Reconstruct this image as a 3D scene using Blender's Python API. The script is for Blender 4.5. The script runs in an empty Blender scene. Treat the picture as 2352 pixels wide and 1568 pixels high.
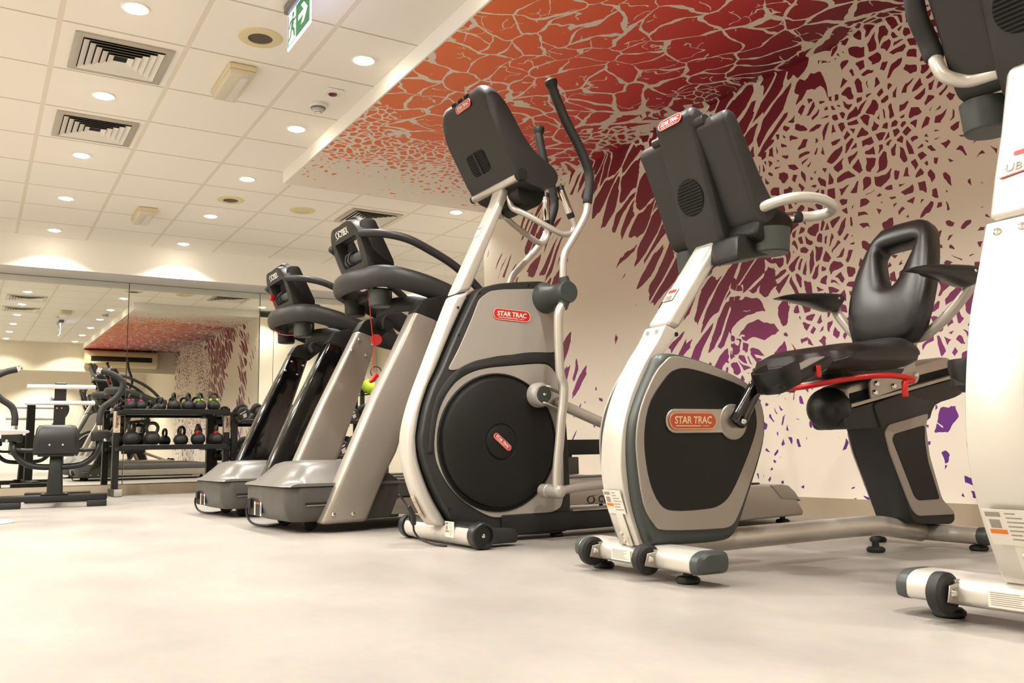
import bpy, bmesh, math, random
from mathutils import Vector, Matrix
random.seed(7)
C = bpy.context.scene.collection
PI = math.pi
V = Vector

EXPO = 0.41
# ------------------------------------------------------------------ materials
def lin(c):
    return tuple((x/255/12.92 if x/255 <= .04045 else ((x/255+.055)/1.055)**2.4) for x in c)

def mat(name, rgb, rough=.5, metal=0., var=.06, scale=40., bump=0., coat=0., emit=0., spec=.5, rvar=.08):
    m = bpy.data.materials.new(name); m.use_nodes = True
    nt = m.node_tree; N = nt.nodes; L = nt.links
    p = N['Principled BSDF']
    tc = N.new('ShaderNodeTexCoord'); no = N.new('ShaderNodeTexNoise')
    no.inputs['Scale'].default_value = scale; no.inputs['Detail'].default_value = 3
    L.new(tc.outputs['Object'], no.inputs['Vector'])
    c = lin(rgb)
    mx = N.new('ShaderNodeMix'); mx.data_type = 'RGBA'
    mx.inputs[6].default_value = tuple(min(1, x*(1-var)) for x in c)+(1,)
    mx.inputs[7].default_value = tuple(min(1, x*(1+var)) for x in c)+(1,)
    L.new(no.outputs['Fac'], mx.inputs[0]); L.new(mx.outputs[2], p.inputs['Base Color'])
    mr = N.new('ShaderNodeMapRange'); mr.inputs[3].default_value = max(.02, rough-rvar); mr.inputs[4].default_value = min(1, rough+rvar)
    L.new(no.outputs['Fac'], mr.inputs[0]); L.new(mr.outputs[0], p.inputs['Roughness'])
    p.inputs['Metallic'].default_value = metal
    p.inputs['Specular IOR Level'].default_value = spec
    p.inputs['Coat Weight'].default_value = coat
    if bump:
        n2 = N.new('ShaderNodeTexNoise'); n2.inputs['Scale'].default_value = scale*12
        L.new(tc.outputs['Object'], n2.inputs['Vector'])
        bp = N.new('ShaderNodeBump'); bp.inputs['Strength'].default_value = bump; bp.inputs['Distance'].default_value = .001
        L.new(n2.outputs['Fac'], bp.inputs['Height']); L.new(bp.outputs[0], p.inputs['Normal'])
    if emit:
        L.new(mx.outputs[2], p.inputs['Emission Color']); p.inputs['Emission Strength'].default_value = emit
    return m

M = {}
M['paint'] = mat('white_silver_paint', (210, 205, 196), .32, .35, .01, 4, coat=.3, rvar=.02)
M['tube'] = mat('silver_tube_paint', (200, 194, 184), .32, .45, .01, 6, coat=.2, rvar=.02)
M['char'] = mat('charcoal_plastic', (42, 41, 40), .46, 0, .08, bump=.25, spec=.4)
M['charblue'] = mat('charcoal_green_plastic', (60, 66, 63), .42, 0, .06, bump=.15)
M['dark'] = mat('dark_plastic', (22, 21, 19), .5, 0, .08, bump=.2, spec=.35)
M['black'] = mat('black_plastic', (22, 22, 22), .4, 0, .1)
M['rubber'] = mat('black_rubber', (26, 25, 24), .6, 0, .12, bump=.2)
M['foam'] = mat('foam_grip', (34, 33, 32), .62, 0, .1, bump=.5)
M['vinyl'] = mat('black_vinyl', (30, 29, 29), .33, 0, .1, 60, bump=.3)
M['panel'] = mat('silver_panel', (178, 172, 163), .38, .35, .05, 6)
M['stripe'] = mat('grey_silver_panel', (158, 150, 140), .42, .3, .05, 8)
M['postsilver'] = mat('treadmill_silver_post', (158, 149, 138), .34, .45, .03, 8, coat=.25, rvar=.03)
M['gloss'] = mat('gloss_black_post', (8, 8, 8), .12, 0, .1, coat=.6)
M['hood'] = mat('grey_hood_plastic', (112, 109, 104), .3, .2, .04, 10)
M['hooddark'] = mat('dark_grey_hood', (74, 71, 67), .42, .1, .05, 20)
M['chrome'] = mat('chrome', (225, 222, 218), .14, 1., .02)
M['steel'] = mat('brushed_steel', (176, 170, 160), .36, .7, .02, 10, rvar=.03)
M['red'] = mat('red_plastic', (200, 24, 16), .35, 0, .05, coat=.3)
M['emblem'] = mat('red_emblem', (203, 38, 26), .3, 0, .04, coat=.4)
M['amber'] = mat('copper_red_emblem', (176, 56, 20), .25, .2, .12, 14, coat=.5)
M['white'] = mat('white_plastic', (236, 233, 226), .4, 0, .02)
M['gold'] = mat('pale_gold_print', (225, 200, 150), .35, .2, .04)
M['label'] = mat('white_label', (225, 220, 208), .5, 0, .03)
M['print'] = mat('grey_print', (150, 143, 132), .6, 0, .1)
M['orange'] = mat('orange_print', (226, 120, 20), .5, 0, .04)
M['redprint'] = mat('dull_red_print', (150, 62, 40), .5)
M['yellowp'] = mat('amber_print', (214, 170, 70), .5, 0, .04)
M['bluep'] = mat('blue_print', (70, 95, 150), .5, 0, .04)
M['iron'] = mat('cast_iron', (28, 27, 26), .5, .1, .15, 60, bump=.6)
M['rackblack'] = mat('rack_black_paint', (20, 20, 20), .38, .1, .1, 30)
M['greyend'] = mat('grey_foot_cap', (150, 146, 138), .5, 0, .05)
M['kbpink'] = mat('pink_band', (196, 70, 120), .5); M['kbred'] = mat('red_band', (190, 30, 24), .5)
M['kbgreen'] = mat('lime_band', (165, 205, 40), .5)
M['lime'] = mat('lime_ball', (176, 206, 50), .5, 0, .05, bump=.3); M['bluball'] = mat('blue_ball', (60, 165, 200), .5, 0, .05, bump=.3)
M['creamplate'] = mat('cream_metal_plate', (215, 195, 170), .4, .3, .03)
M['wallwhite'] = mat('cream_wall_paint', (238, 228, 210), .75, 0, .015, 3, bump=.1)
M['fascia'] = mat('white_fascia_paint', (248, 245, 238), .6, 0, .01, 3)
M['skirt'] = mat('taupe_skirting_vinyl', (168, 153, 130), .45, 0, .05, 5)
M['ivory'] = mat('aged_ivory_plastic', (226, 212, 168), .5, 0, .03)
M['ivorylens'] = mat('frosted_lens', (215, 207, 182), .35, 0, .03)
M['grille'] = mat('speaker_grille', (98, 88, 74), .6, .3, .1, 200, bump=.6)
M['ventframe'] = mat('vent_aluminium', (190, 182, 168), .4, .4, .05, 20)
M['louver'] = mat('vent_louver', (232, 226, 214), .45, 0, .02)
M['void'] = mat('dark_void', (10, 10, 9), .9, 0, .1)
M['exitgreen'] = mat('exit_green', (0, 120, 70), .3, 0, .03, emit=.45)
M['exitwhite'] = mat('exit_white', (225, 225, 235), .3, 0, .02, emit=.45)
M['exitedge'] = mat('exit_lit_edge', (215, 215, 255), .3, 0, .02, emit=2.2)
M['lamp'] = mat('lamp_glow', (255, 240, 214), .4, 0, .01, emit=40)
M['mirror'] = mat('mirror_glass', (232, 234, 226), .0, 1., .0, rvar=0.)
M['mirror'].node_tree.nodes['Principled BSDF'].inputs['Roughness'].default_value = 0
for l in list(M['mirror'].node_tree.links):
    if l.to_socket.name == 'Roughness': M['mirror'].node_tree.links.remove(l)

def floor_mat():
    m = bpy.data.materials.new('beige_vinyl_floor'); m.use_nodes = True
    nt = m.node_tree; N = nt.nodes; L = nt.links; p = N['Principled BSDF']
    tc = N.new('ShaderNodeTexCoord')
    mp = N.new('ShaderNodeMapping'); mp.inputs['Scale'].default_value = (1, .6, 1); L.new(tc.outputs['Object'], mp.inputs[0])
    a = N.new('ShaderNodeTexNoise'); a.inputs['Scale'].default_value = 2.2; a.inputs['Detail'].default_value = 6; a.inputs['Roughness'].default_value = .6
    b = N.new('ShaderNodeTexNoise'); b.inputs['Scale'].default_value = 45; b.inputs['Detail'].default_value = 4
    L.new(mp.outputs[0], a.inputs['Vector']); L.new(mp.outputs[0], b.inputs['Vector'])
    r = N.new('ShaderNodeValToRGB'); r.color_ramp.elements[0].position = .3; r.color_ramp.elements[1].position = .72
    r.color_ramp.elements[0].color = lin((140, 134, 127))+(1,); r.color_ramp.elements[1].color = lin((161, 154, 146))+(1,)
    L.new(a.outputs['Fac'], r.inputs[0])
    mx = N.new('ShaderNodeMix'); mx.data_type = 'RGBA'; mx.blend_type = 'OVERLAY'; mx.inputs[0].default_value = .12
    L.new(r.outputs[0], mx.inputs[6]); L.new(b.outputs['Color'], mx.inputs[7]); L.new(mx.outputs[2], p.inputs['Base Color'])
    mr = N.new('ShaderNodeMapRange'); mr.inputs[3].default_value = .34; mr.inputs[4].default_value = .5
    L.new(a.outputs['Fac'], mr.inputs[0]); L.new(mr.outputs[0], p.inputs['Roughness'])
    bp = N.new('ShaderNodeBump'); bp.inputs['Strength'].default_value = .08; bp.inputs['Distance'].default_value = .001
    L.new(b.outputs['Fac'], bp.inputs['Height']); L.new(bp.outputs[0], p.inputs['Normal'])
    return m
M['floor'] = floor_mat()

def ceil_mat():
    m = bpy.data.materials.new('ceiling_tiles'); m.use_nodes = True
    nt = m.node_tree; N = nt.nodes; L = nt.links; p = N['Principled BSDF']
    tc = N.new('ShaderNodeTexCoord'); sx = N.new('ShaderNodeSeparateXYZ'); L.new(tc.outputs['Object'], sx.inputs[0])
    def mth(op, a, b=None, c=None):
        n = N.new('ShaderNodeMath'); n.operation = op
        for i, x in enumerate((a, b, c)):
            if x is None: continue
            if hasattr(x, 'links'): L.new(x, n.inputs[i])
            else: n.inputs[i].default_value = x
        return n.outputs[0]
    def line(co, off, w):
        f = mth('FRACT', mth('DIVIDE', mth('SUBTRACT', co, off-30), .6))
        d = mth('ABSOLUTE', mth('SUBTRACT', f, .5))
        return mth('GREATER_THAN', d, .5-w/.6/2)
    lx = line(sx.outputs[0], .27, .026); ly = line(sx.outputs[1], .42, .008); ly2 = line(sx.outputs[1], .42, .024)
    no = N.new('ShaderNodeTexNoise'); no.inputs['Scale'].default_value = 160; no.inputs['Detail'].default_value = 2; L.new(tc.outputs['Object'], no.inputs['Vector'])
    def mix(f, a, b):
        n = N.new('ShaderNodeMix'); n.data_type = 'RGBA'
        if hasattr(f, 'links'): L.new(f, n.inputs[0])
        else: n.inputs[0].default_value = f
        for i, x in ((6, a), (7, b)):
            if hasattr(x, 'links'): L.new(x, n.inputs[i])
            else: n.inputs[i].default_value = x
        return n.outputs[2]
    c = mix(no.outputs['Fac'], lin((244, 238, 226))+(1,), lin((249, 244, 234))+(1,))
    c = mix(ly2, c, lin((238, 230, 215))+(1,))
    c = mix(ly, c, lin((184, 171, 150))+(1,))
    c = mix(lx, c, lin((231, 221, 204))+(1,))
    L.new(c, p.inputs['Base Color']); p.inputs['Roughness'].default_value = .85
    return m
M['ceil'] = ceil_mat()

def mural_mat():
    m = bpy.data.materials.new('crackle_mural'); m.use_nodes = True
    nt = m.node_tree; N = nt.nodes; L = nt.links; p = N['Principled BSDF']
    def mth(op, a, b=None, c=None, clamp=False):
        n = N.new('ShaderNodeMath'); n.operation = op; n.use_clamp = clamp
        for i, x in enumerate((a, b, c)):
            if x is None: continue
            if hasattr(x, 'links'): L.new(x, n.inputs[i])
            else: n.inputs[i].default_value = x
        return n.outputs[0]
    uv = N.new('ShaderNodeAttribute'); uv.attribute_name = 'mural_co'
    at = {}
    for k in ('dens', 'fine', 'streak'):
        a = N.new('ShaderNodeAttribute'); a.attribute_name = k; at[k] = a.outputs['Fac']
    def noise(sc, det, vec, dims='2D'):
        n = N.new('ShaderNodeTexNoise'); n.noise_dimensions = dims
        n.inputs['Scale'].default_value = sc; n.inputs['Detail'].default_value = det; L.new(vec, n.inputs['Vector']); return n
    def warp(vec, sc, amt, det=2):
        n = noise(sc, det, vec)
        s = N.new('ShaderNodeVectorMath'); s.operation = 'SUBTRACT'; L.new(n.outputs['Color'], s.inputs[0]); s.inputs[1].default_value = (.5, .5, .5)
        k = N.new('ShaderNodeVectorMath'); k.operation = 'SCALE'; L.new(s.outputs[0], k.inputs[0]); k.inputs['Scale'].default_value = amt
        a = N.new('ShaderNodeVectorMath'); a.operation = 'ADD'; L.new(vec, a.inputs[0]); L.new(k.outputs[0], a.inputs[1])
        return a.outputs[0]
    def pattern(vec, sc, rnd=.95):
        d = N.new('ShaderNodeTexVoronoi'); d.voronoi_dimensions = '2D'; d.feature = 'DISTANCE_TO_EDGE'
        f = N.new('ShaderNodeTexVoronoi'); f.voronoi_dimensions = '2D'; f.feature = 'F1'
        for v in (d, f):
            v.inputs['Scale'].default_value = sc; v.inputs['Randomness'].default_value = rnd; L.new(vec, v.inputs['Vector'])
        s = N.new('ShaderNodeSeparateColor'); L.new(f.outputs['Color'], s.inputs[0])
        return d.outputs['Distance'], s.outputs[0]
    base = uv.outputs['Vector']
    w1 = warp(warp(warp(base, 1.3, .5), 3.5, .14), 9, .032, 2)
    w2 = warp(base, 3, .2, 3)
    rot = N.new('ShaderNodeVectorRotate'); rot.rotation_type = 'Z_AXIS'; rot.inputs['Angle'].default_value = math.radians(48); L.new(warp(base, .9, .25), rot.inputs['Vector'])
    scl = N.new('ShaderNodeMapping'); scl.inputs['Scale'].default_value = (2.7, 10, 1); L.new(rot.outputs[0], scl.inputs['Vector'])
    w3 = warp(warp(scl.outputs[0], .7, .7), 2.2, .22, 3)
    n1 = noise(1.6, 4, base).outputs['Fac']; n2 = noise(9, 3, base).outputs['Fac']
    dn = mth('ADD', at['dens'], mth('MULTIPLY', mth('SUBTRACT', n1, .5), .5))
    inv = mth('SUBTRACT', 1, mth('MULTIPLY', dn, 1.12), clamp=True)
    def shape(dist, rnd, lo, hi, wob=.05):
        thr = mth('ADD', mth('MULTIPLY', mth('POWER', inv, 1.5), hi), lo)
        thr = mth('ADD', thr, mth('MULTIPLY', mth('MULTIPLY', rnd, inv), .34))
        thr = mth('ADD', thr, mth('MULTIPLY', mth('SUBTRACT', n2, .5), wob))
        return mth('GREATER_THAN', dist, mth('MAXIMUM', thr, .012))
    d1, r1 = pattern(w1, 5.2); d2, r2 = pattern(w2, 16.); d3, r3 = pattern(w3, 1.0)
    s1 = shape(d1, r1, .036, .42, .13); s2 = shape(d2, r2, .06, .40); s3 = shape(d3, r3, .03, .42)
    # thin broken scratches inside the big islands
    w4 = warp(warp(base, 5, .3), 20, .03)
    d4, r4 = pattern(w4, 6.3)
    scr = mth('MULTIPLY', mth('LESS_THAN', d4, .028), mth('GREATER_THAN', noise(4.5, 2, base).outputs['Fac'], .56))
    s1 = mth('MULTIPLY', s1, mth('SUBTRACT', 1, scr))
    nf = noise(2.4, 3, base).outputs['Fac']
    self_ = mth('GREATER_THAN', mth('ADD', at['fine'], mth('MULTIPLY', mth('SUBTRACT', nf, .5), 1.1)), .5)
    sels = mth('GREATER_THAN', mth('ADD', at['streak'], mth('MULTIPLY', mth('SUBTRACT', noise(1.9, 3, w2).outputs['Fac'], .5), .9)), .5)
    def mixv(f, a, b):
        return mth('ADD', mth('MULTIPLY', b, f), mth('MULTIPLY', a, mth('SUBTRACT', 1, f)))
    mask = mixv(sels, mixv(self_, s1, s2), s3)
    sp = N.new('ShaderNodeSeparateXYZ'); L.new(base, sp.inputs[0])
    r = N.new('ShaderNodeValToRGB'); cr = r.color_ramp
    stops = [(0, (72, 36, 122)), (.5, (106, 40, 128)), (.85, (136, 50, 112)), (1.15, (120, 38, 72)), (1.6, (120, 30, 54)), (2.1, (116, 18, 40)),
             (2.4, (122, 18, 38)), (2.75, (178, 38, 50)), (3.2, (218, 72, 62)), (3.7, (236, 104, 58)), (4.1, (238, 116, 54))]
    while len(cr.elements) < len(stops): cr.elements.new(.5)
    for e, (b, c) in zip(cr.elements, stops): e.position = b/4.2; e.color = lin(c)+(1,)
    # far along the bulkhead the tint warms up
    sh = mth('MULTIPLY', mth('SUBTRACT', sp.outputs[0], 3.6), .28)
    bb = mth('ADD', sp.outputs[1], mth('MULTIPLY', sh, mth('GREATER_THAN', sp.outputs[1], 2.4)))
    L.new(mth('DIVIDE', bb, 4.2), r.inputs[0])
    mx = N.new('ShaderNodeMix'); mx.data_type = 'RGBA'; L.new(mask, mx.inputs[0])
    mx.inputs[6].default_value = lin((236, 226, 210))+(1,); L.new(r.outputs[0], mx.inputs[7])
    L.new(mx.outputs[2], p.inputs['Base Color']); p.inputs['Roughness'].default_value = .5
    bp = N.new('ShaderNodeBump'); bp.inputs['Strength'].default_value = .5; bp.inputs['Distance'].default_value = .003
    L.new(mask, bp.inputs['Height']); L.new(bp.outputs[0], p.inputs['Normal'])
    return m
M['mural'] = mural_mat()

# ------------------------------------------------------------------ mesh building
def catmull(pts, n=6, closed=False):
    pts = [V(p) for p in pts]; out = []; k = len(pts)
    for i in range(k if closed else k-1):
        p1, p2 = pts[i], pts[(i+1) % k]
        p0 = pts[i-1] if (i > 0 or closed) else p1*2-p2
        p3 = pts[(i+2) % k] if (i+2 < k or closed) else p2*2-p1
        for j in range(n):
            t = j/n
            out.append(.5*((2*p1)+(p2-p0)*t+(2*p0-5*p1+4*p2-p3)*t*t+(3*p1-p0-3*p2+p3)*t**3))
    if not closed: out.append(pts[-1])
    return out

def smooth2(pts, n=4):
    return [(p.x, p.y) for p in catmull([(a, b, 0) for a, b in pts], n, True)]

def rounded(pts, r, n=4):
    """polygon with its corners rounded to radius r"""
    out = []; k = len(pts)
    for i in range(k):
        p = V(pts[i]); a = V(pts[i-1])-p; b = V(pts[(i+1) % k])-p
        ra = min(r, a.length*.45, b.length*.45)
        s, e = p+a.normalized()*ra, p+b.normalized()*ra
        for j in range(n+1):
            t = j/n; out.append(tuple((1-t)**2*s+2*t*(1-t)*p+t*t*e))
    return out

def stadium(w, h, n=10):
    r = h/2; o = []
    for s, a0 in ((1, -PI/2), (-1, PI/2)):
        for j in range(n+1):
            a = a0+PI*j/n; o.append((s*(w/2-r)+r*math.cos(a), r*math.sin(a)))
    return o

def circle(r, n=32, c=(0, 0)):
    return [(c[0]+r*math.cos(2*PI*i/n), c[1]+r*math.sin(2*PI*i/n)) for i in range(n)]

class B:
    def __init__(s): s.bm = bmesh.new()
    def _v(s, ps): return [s.bm.verts.new(p) for p in ps]
    def _f(s, vs):
        try: return s.bm.faces.new(vs)
        except ValueError: return None
    def loft(s, rings, close=True, caps=True):
        R = [s._v(r) for r in rings]; n = len(R[0])
        for a, b in zip(R, R[1:]):
            for i in range(n if close else n-1):
                j = (i+1) % n; s._f((a[i], a[j], b[j], b[i]))
        if caps and close: s._f(R[0][::-1]); s._f(R[-1])
        return s
    def plate(s, pts, o, xd, yd, th):
        o, xd, yd = V(o), V(xd), V(yd); n = xd.cross(yd).normalized()
        q = [o+xd*a+yd*b for a, b in pts]
        return s.loft([[p for p in q], [p+n*th for p in q]])
    def plate_hole(s, outer, inner, o, xd, yd, th):
        o, xd, yd = V(o), V(xd), V(yd); n = xd.cross(yd).normalized()
        es = []
        for loop in (outer, inner):
            vs = s._v([o+xd*a+yd*b for a, b in loop])
            for i in range(len(vs)): es.append(s.bm.edges.new((vs[i], vs[(i+1) % len(vs)])))
        r = bmesh.ops.triangle_fill(s.bm, use_beauty=True, edges=es)
        fs = [g for g in r['geom'] if isinstance(g, bmesh.types.BMFace)]
        e = bmesh.ops.extrude_face_region(s.bm, geom=fs)
        bmesh.ops.translate(s.bm, vec=n*th, verts=[g for g in e['geom'] if isinstance(g, bmesh.types.BMVert)])
        return s
    def prism(s, pts, v0, v1):
        return s.loft([[(u, v0, z) for u, z in pts], [(u, v1, z) for u, z in pts]])
    def box(s, c, d, rot=None):
        c, d = V(c), V(d)/2; q = []
        for z in (-1, 1):
            r = [V((x*d.x, y*d.y, z*d.z)) for x, y in ((-1, -1), (1, -1), (1, 1), (-1, 1))]
            q.append([c+(rot @ p if rot else p) for p in r])
        return s.loft(q)
    def tube(s, pts, r, n=12, sm=6, up=None, flat=1., closed=False, capn=3):
        """swept tube; flat scales the section sideways when up is given"""
        P = catmull(pts, sm, closed) if sm > 1 else [V(p) for p in pts]
        k = len(P); rs = r if isinstance(r, (list, tuple)) else None
        rings = []; prev = None
        for i, p in enumerate(P):
            t = (P[(i+1) % k]-P[i-1]) if closed else (P[min(i+1, k-1)]-P[max(i-1, 0)])
            t.normalize()
            if up is not None: a = V(up)-t*V(up).dot(t)
            elif prev is None: a = V((0, 0, 1)) if abs(t.z) < .9 else V((1, 0, 0)); a = a-t*a.dot(t)
            else: a = prev-t*prev.dot(t)
            a.normalize(); prev = a; b = t.cross(a)
            if rs:
                f = i/(k-1)*(len(rs)-1); q = min(int(f), len(rs)-2); rad = rs[q]+(rs[q+1]-rs[q])*(f-q)
            else: rad = r
            rings.append((p, a, b, rad, t))
        R = []
        def ring(p, a, b, rad): return [p+(a*math.sin(2*PI*j/n)+b*(flat*math.cos(2*PI*j/n)))*rad for j in range(n)]
        if not closed and capn:
            p, a, b, rad, t = rings[0]
            for j in range(capn, 0, -1):
                an = PI/2*j/(capn+.6); R.append(ring(p-t*rad*.5*math.sin(an), a, b, rad*math.cos(an)))
        for p, a, b, rad, t in rings: R.append(ring(p, a, b, rad))
        if not closed and capn:
            p, a, b, rad, t = rings[-1]
            for j in range(1, capn+1):
                an = PI/2*j/(capn+.6); R.append(ring(p+t*rad*.5*math.sin(an), a, b, rad*math.cos(an)))
        if closed: R.append(R[0])
        if closed:
            vs = [s._v(q) for q in R[:-1]]; vs.append(vs[0])
            for x, y in zip(vs, vs[1:]):
                for i in range(n): s._f((x[i], x[(i+1) % n], y[(i+1) % n], y[i]))
            return s
        return s.loft(R)
    def cyl(s, p0, p1, r0, r1=None, n=28):
        r1 = r0 if r1 is None else r1; p0, p1 = V(p0), V(p1); t = (p1-p0).normalized()
        a = V((0, 0, 1)) if abs(t.z) < .9 else V((1, 0, 0)); a = (a-t*a.dot(t)).normalized(); b = t.cross(a)
        return s.loft([[p+(a*math.sin(2*PI*j/n)+b*math.cos(2*PI*j/n))*r for j in range(n)] for p, r in ((p0, r0), (p1, r1))])
    def lathe(s, prof, o, ax=(0, 0, 1), n=32):
        o, t = V(o), V(ax).normalized()
        a = V((0, 0, 1)) if abs(t.z) < .9 else V((1, 0, 0)); a = (a-t*a.dot(t)).normalized(); b = t.cross(a)
        return s.loft([[o+t*h+(a*math.sin(2*PI*j/n)+b*math.cos(2*PI*j/n))*max(r, 1e-4) for j in range(n)] for r, h in prof])
    def ball(s, c, r, n=24, m=14):
        c = V(c); r = V((r, r, r)) if not hasattr(r, '__len__') else V(r)
        return s.loft([[c+V((r.x*math.sin(PI*i/m)*math.cos(2*PI*j/n), r.y*math.sin(PI*i/m)*math.sin(2*PI*j/n), r.z*math.cos(PI*i/m))) if 0 < i < m
                        else c+V((r.x*1e-3*math.cos(2*PI*j/n), r.y*1e-3*math.sin(2*PI*j/n), r.z*math.cos(PI*i/m))) for j in range(n)] for i in range(m+1)])
    def torus(s, c, ax, R, r, n=28, m=10):
        c, t = V(c), V(ax).normalized()
        a = V((0, 0, 1)) if abs(t.z) < .9 else V((1, 0, 0)); a = (a-t*a.dot(t)).normalized(); b = t.cross(a)
        return s.tube([c+(a*math.sin(2*PI*j/n)+b*math.cos(2*PI*j/n))*R for j in range(n)], r, m, 1, closed=True)

def bevel(b, w, seg=2, ang=40):
    bm = b.bm; bm.normal_update()
    bmesh.ops.recalc_face_normals(bm, faces=bm.faces)
    es = [e for e in bm.edges if len(e.link_faces) == 2 and e.calc_face_angle(0) > math.radians(ang)]
    bmesh.ops.bevel(bm, geom=es, offset=w, offset_type='OFFSET', segments=seg, profile=.5, affect='EDGES', clamp_overlap=True)

def ob(name, b, m, parent=None, bev=0, seg=2, ang=40, sharp=32):
    bm = b.bm
    bmesh.ops.recalc_face_normals(bm, faces=bm.faces)
    if bev: bevel(b, bev, seg, ang)
    bm.normal_update()
    for e in bm.edges:
        e.smooth = not (len(e.link_faces) == 2 and e.calc_face_angle(0) > math.radians(sharp))
    for f in bm.faces: f.smooth = True
    me = bpy.data.meshes.new(name); bm.to_mesh(me); bm.free()
    o = bpy.data.objects.new(name, me); C.objects.link(o)
    me.materials.append(M[m] if isinstance(m, str) else m)
    if parent is not None: o.parent = parent
    return o

def tag(o, label, cat, group=None):
    o['label'] = label; o['category'] = cat
    if group: o['group'] = group
    return o
def thing(name, label, cat, loc=(0, 0, 0), rz=0., group=None):
    o = bpy.data.objects.new(name, None); C.objects.link(o); o.empty_display_size = .1
    o.location = loc; o.rotation_euler = (0, 0, rz)
    return tag(o, label, cat, group)
def dup(root, loc, rz, label, group=None):
    def cp(o, par):
        c = o.copy(); C.objects.link(c)
        if par is not None: c.parent = par
        for ch in list(o.children): cp(ch, c)
        return c
    r = cp(root, None); r.location = loc; r.rotation_euler = (0, 0, rz); r['label'] = label
    if group: r['group'] = group
    return r
def struct(name, b, m, bev=0):
    o = ob(name, b, m, None, bev); o['kind'] = 'structure'; return o
def lab(o, s): o['label'] = s; return o

def text(name, body, m, parent, o, xd, yd, width, height=None, bold=.0, shear=0., th=.0012):
    cu = bpy.data.curves.new('t', 'FONT'); cu.body = body; cu.size = 1; cu.shear = shear; cu.offset = bold
    cu.align_x = 'CENTER'; cu.align_y = 'CENTER'; cu.resolution_u = 3
    t = bpy.data.objects.new('t', cu); C.objects.link(t)
    dg = bpy.context.evaluated_depsgraph_get()
    me = bpy.data.meshes.new_from_object(t.evaluated_get(dg))
    bpy.data.objects.remove(t); bpy.data.curves.remove(cu)
    xs = [v.co.x for v in me.vertices]; ys = [v.co.y for v in me.vertices]
    w, h = max(xs)-min(xs), max(ys)-min(ys); cx, cy = (max(xs)+min(xs))/2, (max(ys)+min(ys))/2
    sx = width/w; sy = height/h if height else sx
    o, xd, yd = V(o), V(xd).normalized(), V(yd).normalized(); n = xd.cross(yd)
    bm = bmesh.new(); bm.from_mesh(me); bpy.data.meshes.remove(me)
    for v in bm.verts: v.co = o+xd*((v.co.x-cx)*sx)+yd*((v.co.y-cy)*sy)+n*.0003
    e = bmesh.ops.extrude_face_region(bm, geom=list(bm.faces))
    bmesh.ops.translate(bm, vec=n*th, verts=[g for g in e['geom'] if isinstance(g, bmesh.types.BMVert)])
    b = B(); b.bm.free(); b.bm = bm
    return ob(name, b, m, parent)

def emblem(parent, o, xd, yd, w, h, red='emblem', ink='white', label=None):
    o, xd, yd = V(o), V(xd).normalized(), V(yd).normalized(); n = xd.cross(yd)
    e = ob('emblem', B().plate(stadium(w, h), o, xd, yd, .003), red, parent, .0008, 1)
    lab(e, label or 'red lozenge emblem with white border and white lettering')
    ring = B()
    for f0, f1 in ((.86, .93),):
        ring.plate_hole(stadium(w-h*(1-f1), h*f1), stadium(w-h*(1-f0), h*f0), o+n*.003, xd, yd, .0008)
    ob('border', ring, ink, e)
    text('lettering', 'STAR TRAC', ink, e, o+n*.003+yd*h*.05, xd, yd, w*.78, h*.42, .022, .12)
    bar = B()
    bar.plate([(-w*.36, -h*.3), (w*.16, -h*.3), (w*.16, -h*.25), (-w*.36, -h*.25)], o+n*.003, xd, yd, .0008)
    for k in range(3): bar.plate([(w*(.2+.045*k), -h*.3), (w*(.225+.045*k), -h*.3), (w*(.225+.045*k), -h*.25), (w*(.2+.045*k), -h*.25)], o+n*.003, xd, yd, .0008)
    ob('underline', bar, ink, e)
    return e

def warning_label(parent, o, xd, yd, w, h, orange=True):
    o, xd, yd = V(o), V(xd).normalized(), V(yd).normalized(); n = xd.cross(yd)
    R = lambda x0, y0, x1, y1: [(x0*w, y0*h), (x1*w, y0*h), (x1*w, y1*h), (x0*w, y1*h)]
    l = ob('warning_label', B().plate(R(-.5, -.5, .5, .5), o, xd, yd, .0012), 'label', parent)
    lab(l, 'white sticker with fine grey print')
    b = B()
    for k in range(7):
        y = .38-.12*k
        if orange and k > 2: b.plate(R(-.02, y, .2+.25*random.random(), y+.035), o+n*.0012, xd, yd, .0004)
        else: b.plate(R(-.44 if not orange else -.02, y, .15+.3*random.random(), y+.035), o+n*.0012, xd, yd, .0004)
    if orange: b.plate(R(-.45, .3, -.12, .43), o+n*.0012, xd, yd, .0004); b.plate(R(-.4, -.02, -.17, .22), o+n*.0012, xd, yd, .0004)
    ob('print', b, 'print', l)
    if orange: ob('stripe', B().plate(R(-.45, -.18, -.08, -.06), o+n*.0012, xd, yd, .0005), 'orange', l)
    return l
U_, VV, Z_ = V((1, 0, 0)), V((0, 1, 0)), V((0, 0, 1))
NX, NU = V((1, 0, 0)), V((0, -1, 0))   # side faces read along +u; front faces read along -v

# ------------------------------------------------------------------ shared machine pieces
def leveler(parent, c, h=.03, r=.028):
    """black screw foot standing on the floor"""
    x, y = c
    return ob('leveling_foot', B().lathe([(0, 0), (r*.85, 0), (r, .005), (r, .012), (r*.8, .018), (r*.4, .02), (r*.36, h+.006), (0, h+.006)], (x, y, 0)), 'rubber', parent)

def bolt(parent, c, n, r=.007, m='chrome', name='bolt'):
    c, n = V(c), V(n).normalized()
    return ob(name, B().lathe([(r, 0), (r, r*.35), (r*.7, r*.8), (0, r*.95)], c, n, 14), m, parent)

def holes(parent, pts, n, r=.005):
    b = B()
    for p in pts: b.cyl(V(p)-V(n)*.004, V(p)+V(n)*.0006, r, None, 12)
    return ob('screw_hole', b, 'void', parent)

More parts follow.
